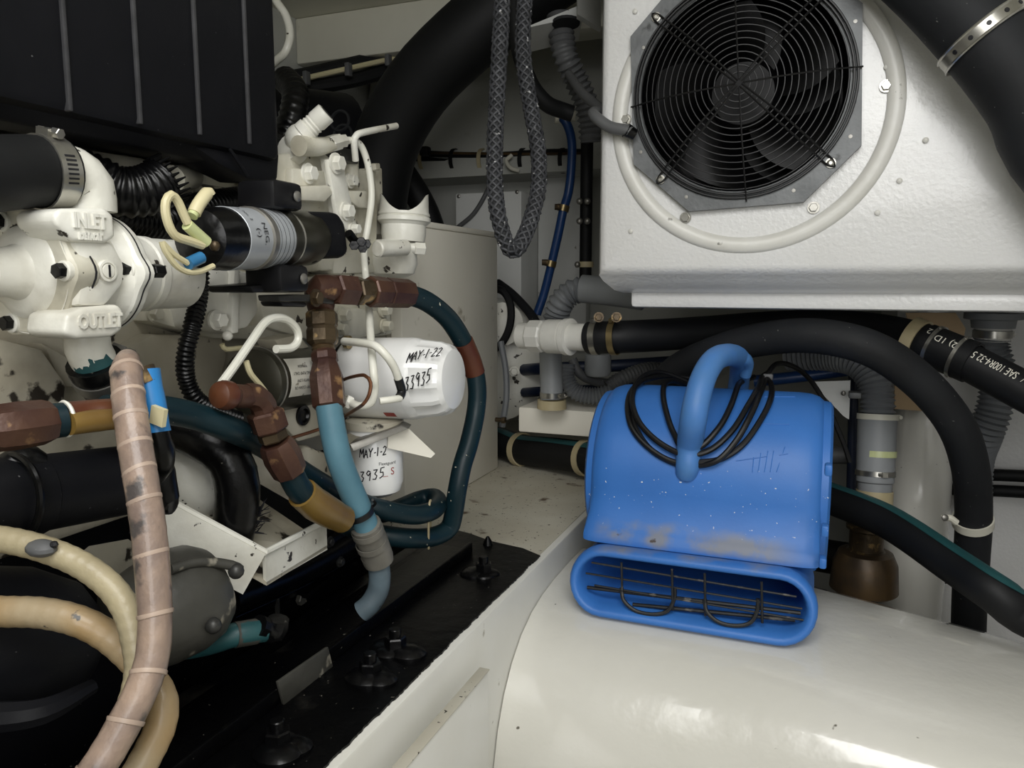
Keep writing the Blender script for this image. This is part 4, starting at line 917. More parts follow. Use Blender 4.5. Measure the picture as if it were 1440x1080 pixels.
# inlet elbow and hose with clamp
m = MB(); m.tube([E(78, 244, XP+.02), E(98, 247, XP+.02), E(117, 264, XP+.02), E(122, 298, XP+.02)], [.0245, .0245, .0245, .0235], 24).build('inlet_elbow', 'engine_bright', pm)
m = MB(); m.tube([E(122, 465, XP+.012), E(124, 490, XP+.012), E(134, 510, XP+.012)], .0185, 20).build('outlet_elbow', 'engine_bright', pm)
pa, pb = E(124, 486, XP+.012), E(135, 512, XP+.012); pdv = (pb-pa).normalized(); pf = -ray(130, 500); pf = (pf-pdv*pf.dot(pdv)).normalized(); ps_ = pdv.cross(pf); vs = []; rq = random.Random(4)
for i in range(15):
    g_ = -1.5+2.6*i/14; lo = .004+.012*(i/14 if i > 4 else .5)*0+rq.uniform(0, .006)+(.010 if i < 5 else .0)
    for k in range(4): vs.append(pa+pdv*(lo+((pb-pa).length-lo)*k/3)+(pf*math.cos(g_)+ps_*math.sin(g_))*.0191)
m = MB(); m.add(vs, [(i*4+k, i*4+k+1, (i+1)*4+k+1, (i+1)*4+k) for i in range(14) for k in range(3)]); m.build('paint_patch', 'teal_paint', pm)
t = thing('inlet_hose', 'black rubber hose with steel worm clamp on the pump inlet elbow', 'hose', E(40, 300, XP+.02))
hp2 = [E(-90, 246, XP+.03), E(-20, 245, XP+.025), E(40, 241, XP+.02), E(86, 244, XP+.02)]
MB().tube(hp2, .0280, 26).build('hose_wall', 'rubber', t)
hose_clamp(t, E(66, 243, XP+.02), hp2[3]-hp2[2], .0284, .018, 'steel', V((.25, 0, 1)))
for k in range(7):
    a = .2+k*.12; dd = (hp2[3]-hp2[2]).normalized(); f = EX; s_ = dd.cross(f).normalized(); f = s_.cross(dd); e = f*math.cos(a-.6)+s_*math.sin(a-.6)
    R = Matrix((dd, e.cross(dd), e)).transposed(); MB().box(E(66, 243, XP+.02)+e*.0300, (.009, .0016, .0006), R).build('clamp_slot', 'ink', t)
t = thing('outlet_hose', 'black hose stub with clamp below the teal patched pump outlet', 'hose', E(150, 530, XP+.02))
MB().tube([E(132, 507, XP+.013), E(140, 522, XP+.010), E(155, 543, XP), E(176, 556, XP-.03)], .0235, 18).build('hose_wall', 'black_gloss', t)
hose_clamp(t, E(142, 524, XP+.009), E(155, 545, XP)-E(132, 507, XP+.013), .0238, .012, 'steel_dull', V((0, 1, .6)))
# ------------------------------------------------------------------ ribbed black air hoses
one_hose('air_intake_hose', 'black ribbed air hose with a frayed end behind the pump', 'hose', [(85, 236, .74), (130, 252, .745), (170, 270, .755), (205, 268, .77), (230, 256, .785)], .0255, 'black_gloss', 18, (.007, .12))
t = bpy.data.objects['air_intake_hose']; rr = random.Random(5)
fe = P(230, 256, .785); ad = (P(230, 256, .785)-P(205, 268, .77)).normalized(); u_, w_ = perp(ad)
for k in range(26):
    a = 2*math.pi*k/26; e = u_*math.cos(a)+w_*math.sin(a); MB().tube([fe+e*.0245-ad*.004, fe+e*.0258+ad*rr.uniform(.004, .012)], [.0022, .0008], 5, .01).build('frayed_thread', 'black_gloss', t)
one_hose('ribbed_air_hose', 'wide black ribbed hose passing behind the solenoid wires', 'hose', [], .0205, 'black_gloss', 18, (.006, .12), tail=[E(a, b, -.677) for a, b in ((150, 296), (182, 308), (218, 313), (255, 306), (290, 293), (345, 284))])
# ------------------------------------------------------------------ stop solenoid: cylinder with labels
XSv = -.555
sv = thing('stop_solenoid', 'black cylindrical solenoid with silver NEG label and maker plate', 'solenoid', E(350, 375, XSv))
s0, s1 = E(276, 336, XSv+.02), E(440, 335, XSv-.02); sd = (s1-s0).normalized(); SL = (s1-s0).length; RS_ = .03105
tp = lambda px: (E(px, 336, XSv+.02-.04*(px-276)/164)-s0).dot(sd)
def SL(prof, seg, cap=True): return MB().lathe(s0, sd, [(t, r*.9) for t, r in prof], seg, cap=cap)
SL([(0, .0), (.001, .020), (.006, .030), (tp(300), .0335), (tp(312), .0338)], 36).build('end_cap', 'black_gloss', sv)
SL([(tp(311), .034), (tp(311)+.0005, .0347), (tp(343), .0347), (tp(343)+.0003, .034)], 40, cap=False).build('silver_label', 'label_silver', sv)
SL([(tp(343), .034), (tp(345), .0365), (tp(351), .0365), (tp(353), .034)], 40).build('rim', 'steel_dull', sv)
SL([(tp(352), .034), (tp(352), .0353), (tp(377), .0353), (tp(377), .034)], 40, cap=False).build('maker_plate', 'label_silver', sv)
SL([(tp(377), .034), (tp(377), .0350), (tp(391), .0350), (tp(391), .034)], 40, cap=False).build('plate_border', 'olive_metal', sv)
SL([(tp(391), .0345), (tp(392), .0352), (tp(428), .0358), (tp(437), .030), (tp(440), .02)], 40).build('solenoid_body', 'olive_metal', sv)
MB().ring(s0+sd*tp(391), sd, .0315, .0012, 40, 6).build('bead', 'steel', sv)
fc = V((1, -.75, .1))
cc = s0+sd*tp(333)
decal(sv, 'NEG.', .0105, oncyl(cc, sd, fc-EZ*.02, RS_+.0005, swap=True, flip=True), 'ink', 'lettering')
decal(sv, '(-)', .0105, oncyl(s0+sd*tp(323), sd, fc, RS_+.0005, swap=True, flip=True), 'ink', 'lettering')
decal(sv, 'R  No. 2', .006, oncyl(s0+sd*tp(320), sd, fc+EZ*.95, RS_+.0005, swap=True, flip=True), 'ink', 'lettering')
for k in range(4):
    SL([(tp(355+k*6), .0353), (tp(355+k*6), .0356), (tp(355.3+k*6), .0356), (tp(355.3+k*6), .0353)], 40, cap=False).build('plate_rule', 'ink', sv)
for (q, x) in (((380, 276), XSv), ((390, 392), XSv)):
    m = MB(); p = E(*q, x); m.box(p, (.05, .050, .030)); b = m.build('mount_clamp', 'black_plastic', sv, bevel=.006); screw(b, p+EX*.026+EY*.012, EX, .006, 'steel_dull')
MB().prism([E(352, 402, XSv), E(420, 396, XSv), E(424, 408, XSv), E(356, 412, XSv)], (-.06, 0, 0)).build('mount_foot', 'black_plastic', sv, bevel=.003)
# rubber boot
bt = tag(MB().prism([E(424, 304, XSv+.006), E(445, 297, XSv+.006), E(478, 298, XSv+.006), E(488, 312, XSv+.006), E(493, 358, XSv+.006), E(484, 363, XSv+.006), E(462, 364, XSv+.006), E(447, 371, XSv+.006), E(426, 368, XSv+.006)], (-.05, 0, 0)).build('rubber_boot', 'black_paint', bevel=.010, bseg=3), 'black rubber boot covering the end of the solenoid', 'rubber boot')
t = thing('solenoid_linkage', 'black greasy clevis joining the rubber boot to the lever', 'linkage', E(505, 350, XSv))
MB().tube([E(490, 328, XSv), E(500, 340, XSv), E(512, 344, XSv)], .006, 10).build('clevis', 'black_gloss', t)
for q in ((498, 345), (508, 340), (515, 343), (510, 349)): MB().hex(E(*q, XSv+.004), E(q[0], q[1], XSv+.012), .0065).build('nut', 'black_gloss', t)
MB().sphere(E(518, 339, XSv+.008), .003, 8).build('pin', 'steel', t)
# wires
w = thing('solenoid_wiring', 'cream wires with yellow and blue crimp joints looping off the solenoid', 'wiring', E(265, 385, XSv))
Wp = lambda L, dx=.05: [E(a, b, XSv+dx) for a, b in L]
MB().tube(Wp([(285, 345), (267, 339), (245, 330), (234, 306), (233, 284), (241, 274), (250, 283), (257, 299), (264, 314)]), .0038, 10).build('wire', 'wire_cream', w)
MB().tube(Wp([(273, 300), (279, 288), (291, 272), (294, 274)]), .0058, 12).build('wire', 'wire_cream', w)
MB().tube(Wp([(270, 304), (276, 294)]), .0048, 12).build('wire_boot', 'crimp_yellow', w)
MB().tube(Wp([(263, 316), (290, 341)]), [.0052, .0056], 12).build('crimp', 'crimp_yellow', w)
MB().tube(Wp([(228, 340), (232, 352), (246, 372), (262, 382), (280, 382), (300, 374)]), .0026, 8).build('wire', 'wire_cream', w)
MB().tube(Wp([(229, 342), (245, 358), (264, 370)]), .0026, 8).build('wire', 'wire_cream', w)
MB().tube(Wp([(264, 371), (283, 362)]), .0055, 12).build('crimp', 'crimp_blue', w)
MB().sphere(E(302, 346, XSv+.045), .005, 10).build('terminal', 'bronze', w)
one_hose('wiring_loom', 'black split loom conduit hanging down from the solenoid', 'conduit', [(283, 372, .81), (281, 400, .81), (277, 432, .80), (268, 468, .79), (261, 500, .79), (262, 532, .80), (275, 560, .81), (300, 577, .83), (335, 590, .86)], .0098, 'black_gloss', 12, (.0045, .22))
# ------------------------------------------------------------------ governor and lever gear
XG = -.64
gv = thing('governor_housing', 'white painted governor housing with levers and bolts beside the manifold', 'governor', E(450, 370, XG))
MB().prism([E(388, 216, XG), E(455, 213, XG), E(470, 225, XG), E(476, 300, XG), E(470, 380, XG), E(400, 385, XG), E(388, 300, XG)], (-.058, 0, 0)).build('main_body', 'engine_white', gv, bevel=.005)
MB().prism([E(455, 232, XG-.015), E(528, 240, XG-.015), E(532, 300, XG-.015), E(530, 384, XG-.015), E(470, 386, XG-.015), E(458, 300, XG-.015)], (-.043, 0, 0)).build('rear_body', 'engine_white', gv, bevel=.005)
MB().prism([E(412, 236, XG+.012), E(462, 240, XG+.012), E(466, 262, XG+.012), E(412, 262, XG+.012)], (-.015, 0, 0)).build('cover_plate', 'engine_white', gv, bevel=.003)
MB().prism([E(412, 262, XG+.028), E(464, 260, XG+.028), E(470, 272, XG+.028), E(458, 284, XG+.028), E(414, 282, XG+.028)], (-.03, 0, 0)).build('stop_bracket', 'engine_white', gv, bevel=.004)
MB().prism([E(462, 224, XG+.030), E(478, 222, XG+.030), E(484, 236, XG+.030), E(503, 322, XG+.030), E(492, 326, XG+.030), E(478, 318, XG+.030), E(464, 240, XG+.030)], (-.008, 0, 0)).build('lever_arm', 'engine_bright', gv, bevel=.002)
MB().prism([E(456, 222, XG+.016), E(466, 221, XG+.016), E(478, 300, XG+.016), E(470, 306, XG+.016)], (-.008, 0, 0)).build('lever_arm', 'engine_bright', gv, bevel=.002)
for (q, x, r) in (((472, 230), XG+.031, .0105), ((486, 297), XG+.031, .0095), ((433, 244), XG+.013, .010), ((492, 254), XG-.01, .0085), ((496, 322), XG+.031, .007)): bolt(gv, E(*q, x), EX, r, .011, 'engine_bright')
MB().cyl(E(494, 225, XG-.01), E(495, 250, XG-.01), .0105, 14).build('rocker_post', 'engine_white', gv)
MB().bx(E(494, 220, XG).x-.02, E(494, 220, XG).x+.005, E(475, 220, XG).y, E(500, 220, XG).y, E(488, 228, XG).z, E(488, 210, XG).z).build('dark_spacer', 'dark_metal', gv, bevel=.002)
MB().prism([E(492, 268, XG+.005), E(515, 268, XG+.005), E(522, 272, XG+.005), E(520, 294, XG+.005), E(504, 292, XG+.005), E(492, 282, XG+.005)], (-.02, 0, 0)).build('side_lug', 'engine_white', gv, bevel=.003)
MB().prism([E(525, 236, XG-.03), E(538, 236, XG-.03), E(540, 330, XG-.03), E(528, 330, XG-.03)], (-.03, 0, 0)).build('tall_rib', 'engine_white', gv, bevel=.003)
MB().hex(E(524, 240, XG-.02), E(523, 230, XG-.02), .012).build('cap_nut', 'engine_white', gv)
# shut off valve on top
va = thing('shutoff_valve', 'white painted valve with chipped threaded stub on top of the governor', 'valve', E(430, 215, XG+.01))
MB().sphere(E(424, 196, XG+.005), .0215, 20, (1, 1, .95)).build('valve_body', 'engine_bright', va)
MB().cyl(E(406, 206, XG-.005), E(418, 215, XG-.005), .018, 16).build('valve_skirt', 'engine_bright', va)
a, b = E(426, 188, XG+.012), E(446, 170, XG+.030)
m = MB(); m.lathe(a, b-a, [(0, .0150), (.010, .0150), (.011, .0125), (.014, .0138), (.016, .0122), (.019, .0138), (.021, .0122), (.024, .0138), (.040, .0135), (.041, .011)], 22); st_ = m.build('threaded_stub', 'engine_bright', va)
MB().lathe(a+(b-a).normalized()*.0405, b-a, [(0, .0108), (.0008, .010), (.001, 0)], 18).build('stub_bore', 'dark_metal', st_)
MB().tube([E(420, 205, XG+.02), E(446, 206, XG+.02), E(466, 203, XG+.02)], [.013, .0125, .010], 16).build('branch', 'engine_white', va)
MB().hex(E(462, 203, XG+.02), E(476, 199, XG+.02), .0115).build('union_nut', 'engine_bright', va); MB().hex(E(476, 199, XG+.02), E(484, 198, XG+.02), .0095).build('union_nut', 'engine_bright', va)
tb = thing('fuel_line', 'long white painted fuel pipe running down from the valve past the brass hose', 'fuel pipe', E(515, 570, XG))
fl = [(480, 198, .02), (496, 198, .02), (508, 206, .022), (517, 230, .024), (522, 262, .026), (522, 285, .028), (517, 320, .03), (512, 350, .03), (514, 385, .03), (518, 420, .06), (521, 470, .12), (525, 520, .15), (527, 548, .15), (521, 567, .145), (505, 571, .13), (493, 566, .11)]
MB().tube([E(a, b, XG+c) for a, b, c in fl], .0050, 12).build('pipe_wall', 'white_tube', tb)
MB().hex(E(494, 567, XG+.11), E(486, 563, XG+.105), .0085).build('flare_nut', 'engine_bright', tb)
MB().hex(E(487, 563, XG+.105), E(483, 561, XG+.10), .0065).build('flare_nut', 'steel', tb)
rod = thing('bent_rod', 'white painted cranked rod sticking out over the governor', 'rod', E(500, 205, XG+.03))
MB().tube([E(500, 226, XG+.02), E(498, 200, XG+.025), E(501, 191, XG+.028), E(512, 186, XG+.03), E(557, 177, XG+.03)], .0048, 12).build('rod', 'engine_bright', rod)
# oil filler with cap
fn_ = thing('oil_filler', 'white oil filler neck with winged cap beside the beige cabinet', 'oil filler', E(560, 390, XG))
top = E(568, 303, XG+.015); ad = V((.02, .04, 1)).normalized()
MB().lathe(top-ad*.012, ad, [(-.03, .034), (-.018, .036), (-.004, .036), (0, .040)], 30).build('neck', 'engine_bright', fn_)
MB().lathe(top-ad*.012, ad, [(0, .040), (.002, .043), (.008, .043), (.010, .040), (.012, .042), (.016, .041)], 30).build('cap_rim', 'engine_bright', fn_)
cr = []
for i in range(36):
    a = 2*math.pi*i/36; cr.append((a, .016+.030*abs(math.cos(a-.52))**2.0))
rs = [[top-ad*.012+ad*.012+V((math.cos(a), math.sin(a), 0))*.040 for a, h in cr], [top-ad*.012+ad*h+V((math.cos(a), math.sin(a), 0))*.0385 for a, h in cr], [top-ad*.012+ad*(h-.002)+V((math.cos(a), math.sin(a), 0))*.0345 for a, h in cr], [top-ad*.012+ad*.014+V((math.cos(a), math.sin(a), 0))*.031 for a, h in cr]]
MB().rings(rs).build('winged_cap', 'engine_bright', fn_, angle=50)
MB().lathe(E(552, 345, XG), -EZ, [(-.008, .03), (0, .038), (.03, .0395), (.045, .034), (.052, .018)], 28).build('lower_bowl', 'engine_bright', fn_)
MB().cyl(E(530, 350, XG+.03), E(571, 348, XG+.045), .0125, 18, bev=.002).build('cross_tube', 'engine_bright', fn_)
m = MB(); m.cyl(E(574, 349, XG+.03), E(584, 349, XG+.04), .009, 14); m.hex(E(582, 349, XG+.038), E(597, 350, XG+.05), .0105); m.build('side_plug', 'engine_bright', fn_)
# ------------------------------------------------------------------ upper hose with bronze elbow
XH = -.585
th = thing('teal_oil_hose', 'long teal oil hose arching from a bronze elbow over the white filter', 'hose', E(640, 700, XH))
rF = .0185
p0, p1, p2, p3 = E(440, 405, XH+.02), E(470, 407, XH+.03), E(519, 410, XH+.045), E(576, 413, XH+.065)
MB().tube([E(452, 432, XH+.01), E(447, 415, XH+.014), E(450, 404, XH+.02), E(472, 406, XH+.03)], [.017, .0165, .0165, .0155], 18).build('bronze_elbow', 'copper_paint', th)
MB().hex(p1, E(498, 409, XH+.04), .0205).build('swivel_nut', 'copper_paint', th); MB().hex(E(499, 409, XH+.04), E(510, 409, XH+.043), .0185, .3).build('lock_nut', 'bronze', th); MB().cyl(E(508, 409, XH+.042), E(521, 410, XH+.046), .0155, 18).build('collar', 'bronze', th)
d3 = (p3-p2).normalized(); MB().lathe(p2, d3, [(0, .0185), (.002, .0205), (.028, .020), (.030, .019), (.032, .020), ((p3-p2).length-.002, .0195), ((p3-p2).length, .017)], 8).build('ferrule', 'copper_paint', th, angle=20)
hl = [(570, 413, .062), (600, 424, .080), (630, 448, .095), (652, 482, .105), (665, 512, .11), (671, 545, .115), (669, 580, .115), (660, 622, .115), (650, 655, .112), (643, 690, .108), (638, 722, .10)]
path_h = [E(a, b, XH+c) for a, b, c in hl]
rh = .0142
lowr = [E(a, b, XH+c) for a, b, c in ((631, 743, .092), (608, 755, .080), (575, 757, .066), (540, 753, .040), (512, 748, .016), (498, 742, .022), (486, 735, .046), (474, 727, .064))]
MB().tube(path_h+lowr, rh, 18).build('hose_wall', 'teal_hose', th)
MB().tube([E(651, 480, XH+.105), E(661, 503, XH+.1085), E(668, 525, XH+.112)], rh+.0012, 18).build('worn_patch', 'red_sleeve', th, label='dark red worn sleeve')
# small loop of hose at the bottom
lq = [E(a, b, XH+c) for a, b, c in ((150, 577, .02), (205, 574, .018), (270, 584, .022), (325, 604, .034), (360, 621, .008), (390, 640, .000), (440, 673, .008), (490, 700, .022))]
one_hose('looped_hose', 'teal hose running from the amber sleeve below the fittings to a curled loop', 'hose', [], .0135, 'teal_hose', 16, tail=lq+[P(535, 716, 1.03), P(578, 724, 1.06), P(604, 720, 1.09), P(617, 709, 1.14), P(610, 699, 1.18), P(588, 703, 1.18), P(562, 714, 1.14), P(538, 722, 1.11), P(512, 722, 1.09)])
ta_, tb_ = P(604, 720, 1.09), E(604, 755, XH+.079); tu = (tb_-ta_).normalized(); tw = RGT.cross(tu).normalized(); tie = []
for k in range(25):
    a = 2*math.pi*k/24; tie.append((ta_ if math.cos(a) < 0 else tb_)+tu*math.cos(a)*.0158+tw*math.sin(a)*.0158)
tag(MB().tube(tie, .0016, 8, .004).build('zip_tie', 'beige_collar'), 'pale zip tie binding the teal hoses together', 'zip tie')
# ------------------------------------------------------------------ vertical fitting and pale blue hose
bh = thing('pale_blue_hose', 'pale blue hose hanging from a bronze fitting into the black bed', 'hose', E(530, 850, XH+.05))
MB().hex(E(452, 428, XH+.012), E(452, 440, XH+.012), .0155).build('lock_nut', 'bronze', bh)
v0, v1 = E(452, 438, XH+.014), E(454, 484, XH+.02)
MB().lathe(v0, v1-v0, [(0, .0175), (.003, .0195), (.018, .0195), (.02, .0178), (.024, .0195), (.038, .0195), (.042, .0165)], 8).build('tee_body', 'bronze', bh, angle=20)
MB().lathe(E(454, 482, XH+.02), E(456, 500, XH+.025)-E(454, 482, XH+.02), [(0, .0135), (.003, .0145), (.005, .0130), (.008, .0145), (.010, .0130), (.013, .0145), (.018, .014)], 18).build('thread', 'bronze_dark', bh)
f0_, f1_ = E(456, 494, XH+.025), E(463, 574, XH+.045); fd = f1_-f0_; FL = fd.length
MB().lathe(f0_, fd, [(0, .0145), (.004, .0165), (.012, .0165), (.014, .015), (.02, .0170), (FL*.45, .0205), (FL*.55, .0205), (FL*.97, .0200), (FL, .017)], 8).build('ferrule', 'copper_paint', bh, angle=20)
bl = [(462, 568, .045), (468, 605, .05), (477, 645, .055), (490, 680, .06), (505, 715, .065), (516, 742, .07)]
MB().tube([E(a, b, XH+c) for a, b, c in bl], .0158, 18).build('hose_wall', 'blue_hose', bh)
tl = [(514, 738, .07), (524, 762, .07), (533, 790, .072)]
m = MB(); m.tube([E(a, b, XH+c) for a, b, c in tl], .0195, 18, lump=.02); tp_ = m.build('taped_joint', 'dirty_tape', bh, label='grubby grey tape wrap')
for q in ((517, 747), (523, 765), (530, 781)): MB().band(E(*q, XH+.07), E(533, 790, XH+.072)-E(514, 738, XH+.07), .0192, .008, .0012).build('tape_turn', 'dirty_tape', tp_)
MB().tube([E(a, b, XH+c) for a, b, c in ((531, 784, .072), (534, 810, .072), (531, 832, .068), (520, 850, .06), (508, 860, .05))], .0142, 16).build('lower_hose', 'slate_hose', bh)
MB().band(E(505, 722, XH+.067), E(516, 742, XH+.07)-E(490, 680, XH+.06), .0165, .007, .002).build('zip_tie', 'zip_tie', bh); MB().tube([E(520, 716, XH+.075), E(528, 708, XH+.085), E(524, 703, XH+.09)], .0018, 6).build('zip_tail', 'zip_tie', bh)
# lever handle of the cock above it
lv = thing('cock_lever', 'flat dark steel cock lever across the top of the bronze tee', 'lever', E(440, 428, XH+.03))
MB().prism([E(392, 415, XH+.03), E(435, 414, XH+.03), E(472, 420, XH+.03), E(470, 428, XH+.03), E(430, 424, XH+.03), E(394, 424, XH+.03)], (-.03, 0, 0)).build('lever_plate', 'dark_metal', lv, bevel=.002)
MB().prism([E(394, 424, XH+.028), E(432, 425, XH+.028), E(432, 432, XH+.028), E(398, 431, XH+.028)], (-.03, 0, 0)).build('lever_grip', 'black_plastic', lv, bevel=.003)
bolt(lv, E(444, 419, XH+.031), EX, .008, .007, 'bronze')
# ------------------------------------------------------------------ lower left bronze elbow with hose
be = thing('capped_elbow_hose', 'bronze elbow with a red cap feeding a hose in an amber sleeve', 'hose', E(400, 730, XH+.05))
MB().lathe(E(322, 556, XH+.045), E(299, 555, XH+.045)-E(322, 556, XH+.045), [(0, .0145), (.008, .0150), (.014, .013), (.0175, .007), (.018, 0)], 18).build('red_cap', 'red_sleeve', be)
MB().lathe(E(320, 556, XH+.045), E(352, 558, XH+.045)-E(320, 556, XH+.045), [(0, .0125), (.003, .0125), (.004, .0112), (.007, .0122), (.009, .0112), (.012, .0122), (.03, .012)], 16).build('threaded_stub', 'copper_paint', be)
MB().tube([E(346, 556, XH+.045), E(360, 558, XH+.047), E(370, 570, XH+.048), E(374, 588, XH+.05)], [.0125, .0138, .0138, .013], 8).build('elbow', 'copper_paint', be, angle=20)
g = [E(372, 578, XH+.05), E(381, 606, XH+.053), E(387, 622, XH+.055), E(408, 664, XH+.06)]
MB().hex(g[0], g[1], .0195).build('swivel_nut', 'copper_paint', be); MB().hex(E(381, 606, XH+.053), E(386, 620, XH+.055), .0155).build('lock_nut', 'bronze', be)
gd = g[3]-g[2]; MB().lathe(g[2], gd, [(0, .0165), (.004, .0185), (gd.length*.5, .0205), (gd.length, .0185)], 8).build('ferrule', 'copper_paint', be, angle=20)
MB().tube([E(405, 658, XH+.06), E(418, 684, XH+.062), E(432, 700, XH+.064)], .0145, 16).build('hose_wall', 'teal_hose', be)
MB().tube([E(425, 693, XH+.063), E(445, 710, XH+.065), E(466, 722, XH+.066), E(482, 730, XH+.066)], [.0175, .0185, .0180, .0165], 16, lump=.02).build('amber_sleeve', 'amber_sleeve', be)
# ------------------------------------------------------------------ lift pump motor
lp_ = thing('lift_pump', 'dark olive cylindrical lift pump with a white instruction label', 'pump', E(400, 590, XH))
a, b = E(352, 538, XH-.015), E(438, 529, XH-.032); ld = (b-a).normalized(); LL = (b-a).length
MB().lathe(a, ld, [(0, .015), (.001, .030), (.004, .038), (.010, .0405), (.014, .0405), (.016, .0385), (LL, .0385), (LL+.004, .03)], 36).build('motor_can', 'olive_metal', lp_)
MB().ring(a+ld*.012, ld, .0405, .0013, 40, 6).build('crimp_rim', 'steel_dull', lp_)
m = MB(); vs = []; cI = a+ld*(LL*.17); f_ = -ray(405, 545); f_ = (f_-ld*f_.dot(ld)).normalized(); s_ = f_.cross(ld)
for i in range(2):
    for k in range(9): gg = -.62+1.24*k/8; vs.append(cI+ld*i*LL*.5+(f_*math.cos(gg)+s_*math.sin(gg))*.0389)
m.add(vs, [(k, k+1, 9+k+1, 9+k) for k in range(8)]); m.build('instruction_label', 'label_white', lp_)
for k, s__ in enumerate(('USE DRY CLEAN OIL', 'USE WITH LOW', 'PRIMING PUMP ONLY', '93906034')):
    decal(lp_, s__, .0052, oncyl(cI+ld*LL*.22, -ld, f_*math.cos((k-1.5)*.22)+(s_*-1)*math.sin((k-1.5)*.22)*-1, .0392), 'ink')
MB().prism([E(400, 568, XH-.012), E(470, 560, XH-.012), E(476, 606, XH-.012), E(420, 622, XH-.012), E(400, 600, XH-.012)], (-.05, 0, 0)).build('pump_base', 'engine_dirty', lp_, bevel=.004)
MB().lathe(E(425, 584, XH-.011), EX, [(0, .013), (.003, .013), (.004, .009), (.001, .007), (.001, 0)], 20).build('rubber_plug', 'black_gloss', lp_)
MB().prism([E(386, 478, XH-.02), E(420, 470, XH-.02), E(436, 488, XH-.02), E(400, 500, XH-.02)], (-.03, 0, 0)).build('top_bracket', 'engine_dirty', lp_, bevel=.002)
wp = thing('white_return_pipe', 'thin cream pipe bent in a hook above the lift pump', 'pipe', E(330, 540, XH))
MB().tube([E(a, b, XH+.03) for a, b in ((311, 540), (330, 514), (352, 482), (372, 454), (388, 447), (404, 450), (417, 463), (419, 478), (410, 489), (388, 491))], .0047, 10).build('pipe_wall', 'white_tube', wp)
wr = thing('pump_lead', 'short cream lead curling over the end of the olive lift pump', 'wire', E(350, 560, XH))
MB().tube([E(a, b, XH+.03) for a, b in ((346, 508), (352, 525), (366, 542), (376, 556), (382, 570))], .0032, 8).build('wire', 'wire_cream', wr)
MB().tube([E(a, b, XH-.04) for a, b in ((312, 484), (318, 491), (345, 489), (365, 490))], .003, 8).build('wire', 'wire_cream', wr)
ct = thing('copper_pipe', 'thin copper pipe looping beside the pale blue hose', 'pipe', E(440, 610, XH))
MB().tube([E(a, b, XH+c) for a, b, c in ((478, 536, .01), (495, 530, .06), (513, 528, .10), (521, 538, .108), (519, 555, .108), (511, 568, .106), (498, 577, .075), (480, 588, .032), (450, 603, .006), (410, 616, .004))], .0022, 8).build('pipe_wall', 'copper_tube', ct)
sp_ = thing('sensor_pipe', 'white bent pipe with a black taped end in front of the oil filter', 'pipe', E(540, 560, XH+.06))
MB().tube([E(a, b, XH+c) for a, b, c in ((484, 480, .03), (505, 482, .07), (527, 486, .10), (543, 500, .115), (555, 518, .12), (562, 538, .12))], .0050, 12).build('pipe_wall', 'white_tube', sp_)
MB().tube([E(a, b, XH+c) for a, b, c in ((560, 532, .12), (565, 550, .12), (562, 558, .12))], .0056, 12).build('taped_end', 'zip_tie', sp_)
MB().tube([E(a, b, XH+c) for a, b, c in ((563, 560, .12), (550, 562, .115), (534, 564, .105))], .0044, 12).build('pipe_wall', 'white_tube', sp_)
MB().lathe(E(486, 481, XH+.005), EX, [(0, .009), (.006, .009), (.007, .006)], 14).build('brass_end', 'brass_dull', sp_)
# ------------------------------------------------------------------ oil filters
of = thing('oil_filter', 'large white oil filter lying on its side with a handwritten date', 'oil filter', E(560, 595, -.53))
o0, o1 = E(492, 531, -.60), P(640, 533, 1.02); od = (o1-o0).normalized(); OL = (o1-o0).length; RO = .0555
MB().lathe(o0, od, [(0, .048), (.004, RO-.002), (.008, RO), (OL*.62, RO), (OL*.66, RO-.001)], 48).build('can', 'filter_white', of)
rs = []; u_, w_ = perp(od); n = 48
for t_, r_, fl_ in ((OL*.65, RO-.0005, 0), (OL*.69, RO-.0015, .0005), (OL*.72, RO-.003, .003), (OL*.90, RO-.006, .0032), (OL*.96, RO-.010, .002), (OL*.99, RO-.016, 0), (OL, RO-.024, 0), (OL+.0015, .012, 0)):
    rs.append([o0+od*t_+(u_*math.cos(2*math.pi*i/n)+w_*math.sin(2*math.pi*i/n))*(r_-fl_*(1 if (i//2) % 2 else 0)) for i in range(n)])
MB().rings(rs, False, True).build('fluted_end', 'filter_white', of, angle=25)
MB().lathe(o0, od, [(-.004, .050), (0, .053), (.004, .053)], 40).build('seal_plate', 'black_gloss', of)
fdir = (-FWD*.75+EX*.12+UPV*.1); upc = UPV
cH = o0+od*OL*.84
def onfilter(c, fdir, R): 
    f = V(fdir); f = (f-od*f.dot(od)).normalized(); v_ = f.cross(od); v_ = v_ if v_.dot(UPV) > 0 else -v_
    def fn(u, v):
        g = v/R; return V(c)+od*u+(f*math.cos(g)+v_*math.sin(g))*R
    return fn
handwrite(of, 'MAY-1-22', .0150, onfilter(o0+od*OL*.85, fdir+UPV*.42, RO-.0015), 'ink', pen=.0016, slant=.15, xs=.52, rise=.25)
handwrite(of, '33935', .0180, onfilter(o0+od*OL*.82, fdir-UPV*.12, RO-.0015), 'ink', pen=.0016, slant=.2, xs=.5, rise=.35)
MB().lathe(o0, od, [(OL*.18, RO), (OL*.18, RO+.0003), (OL*.34, RO+.0003), (OL*.34, RO)], 4, cap=False)
rl = MB(); vs = []
for i in range(2):
    for k in range(5): 
        gg = -1.30+.05*k; f = (fdir-od*fdir.dot(od)).normalized(); v_ = f.cross(od); v_ = v_ if v_.dot(UPV) > 0 else -v_
        vs.append(o0+od*(OL*(.44+.10*i))+(f*math.cos(gg)+v_*math.sin(gg))*(RO+.0003))
rl.add(vs, [(k, k+1, 5+k+1, 5+k) for k in range(4)]); rl.build('red_print', 'ink_red', of)
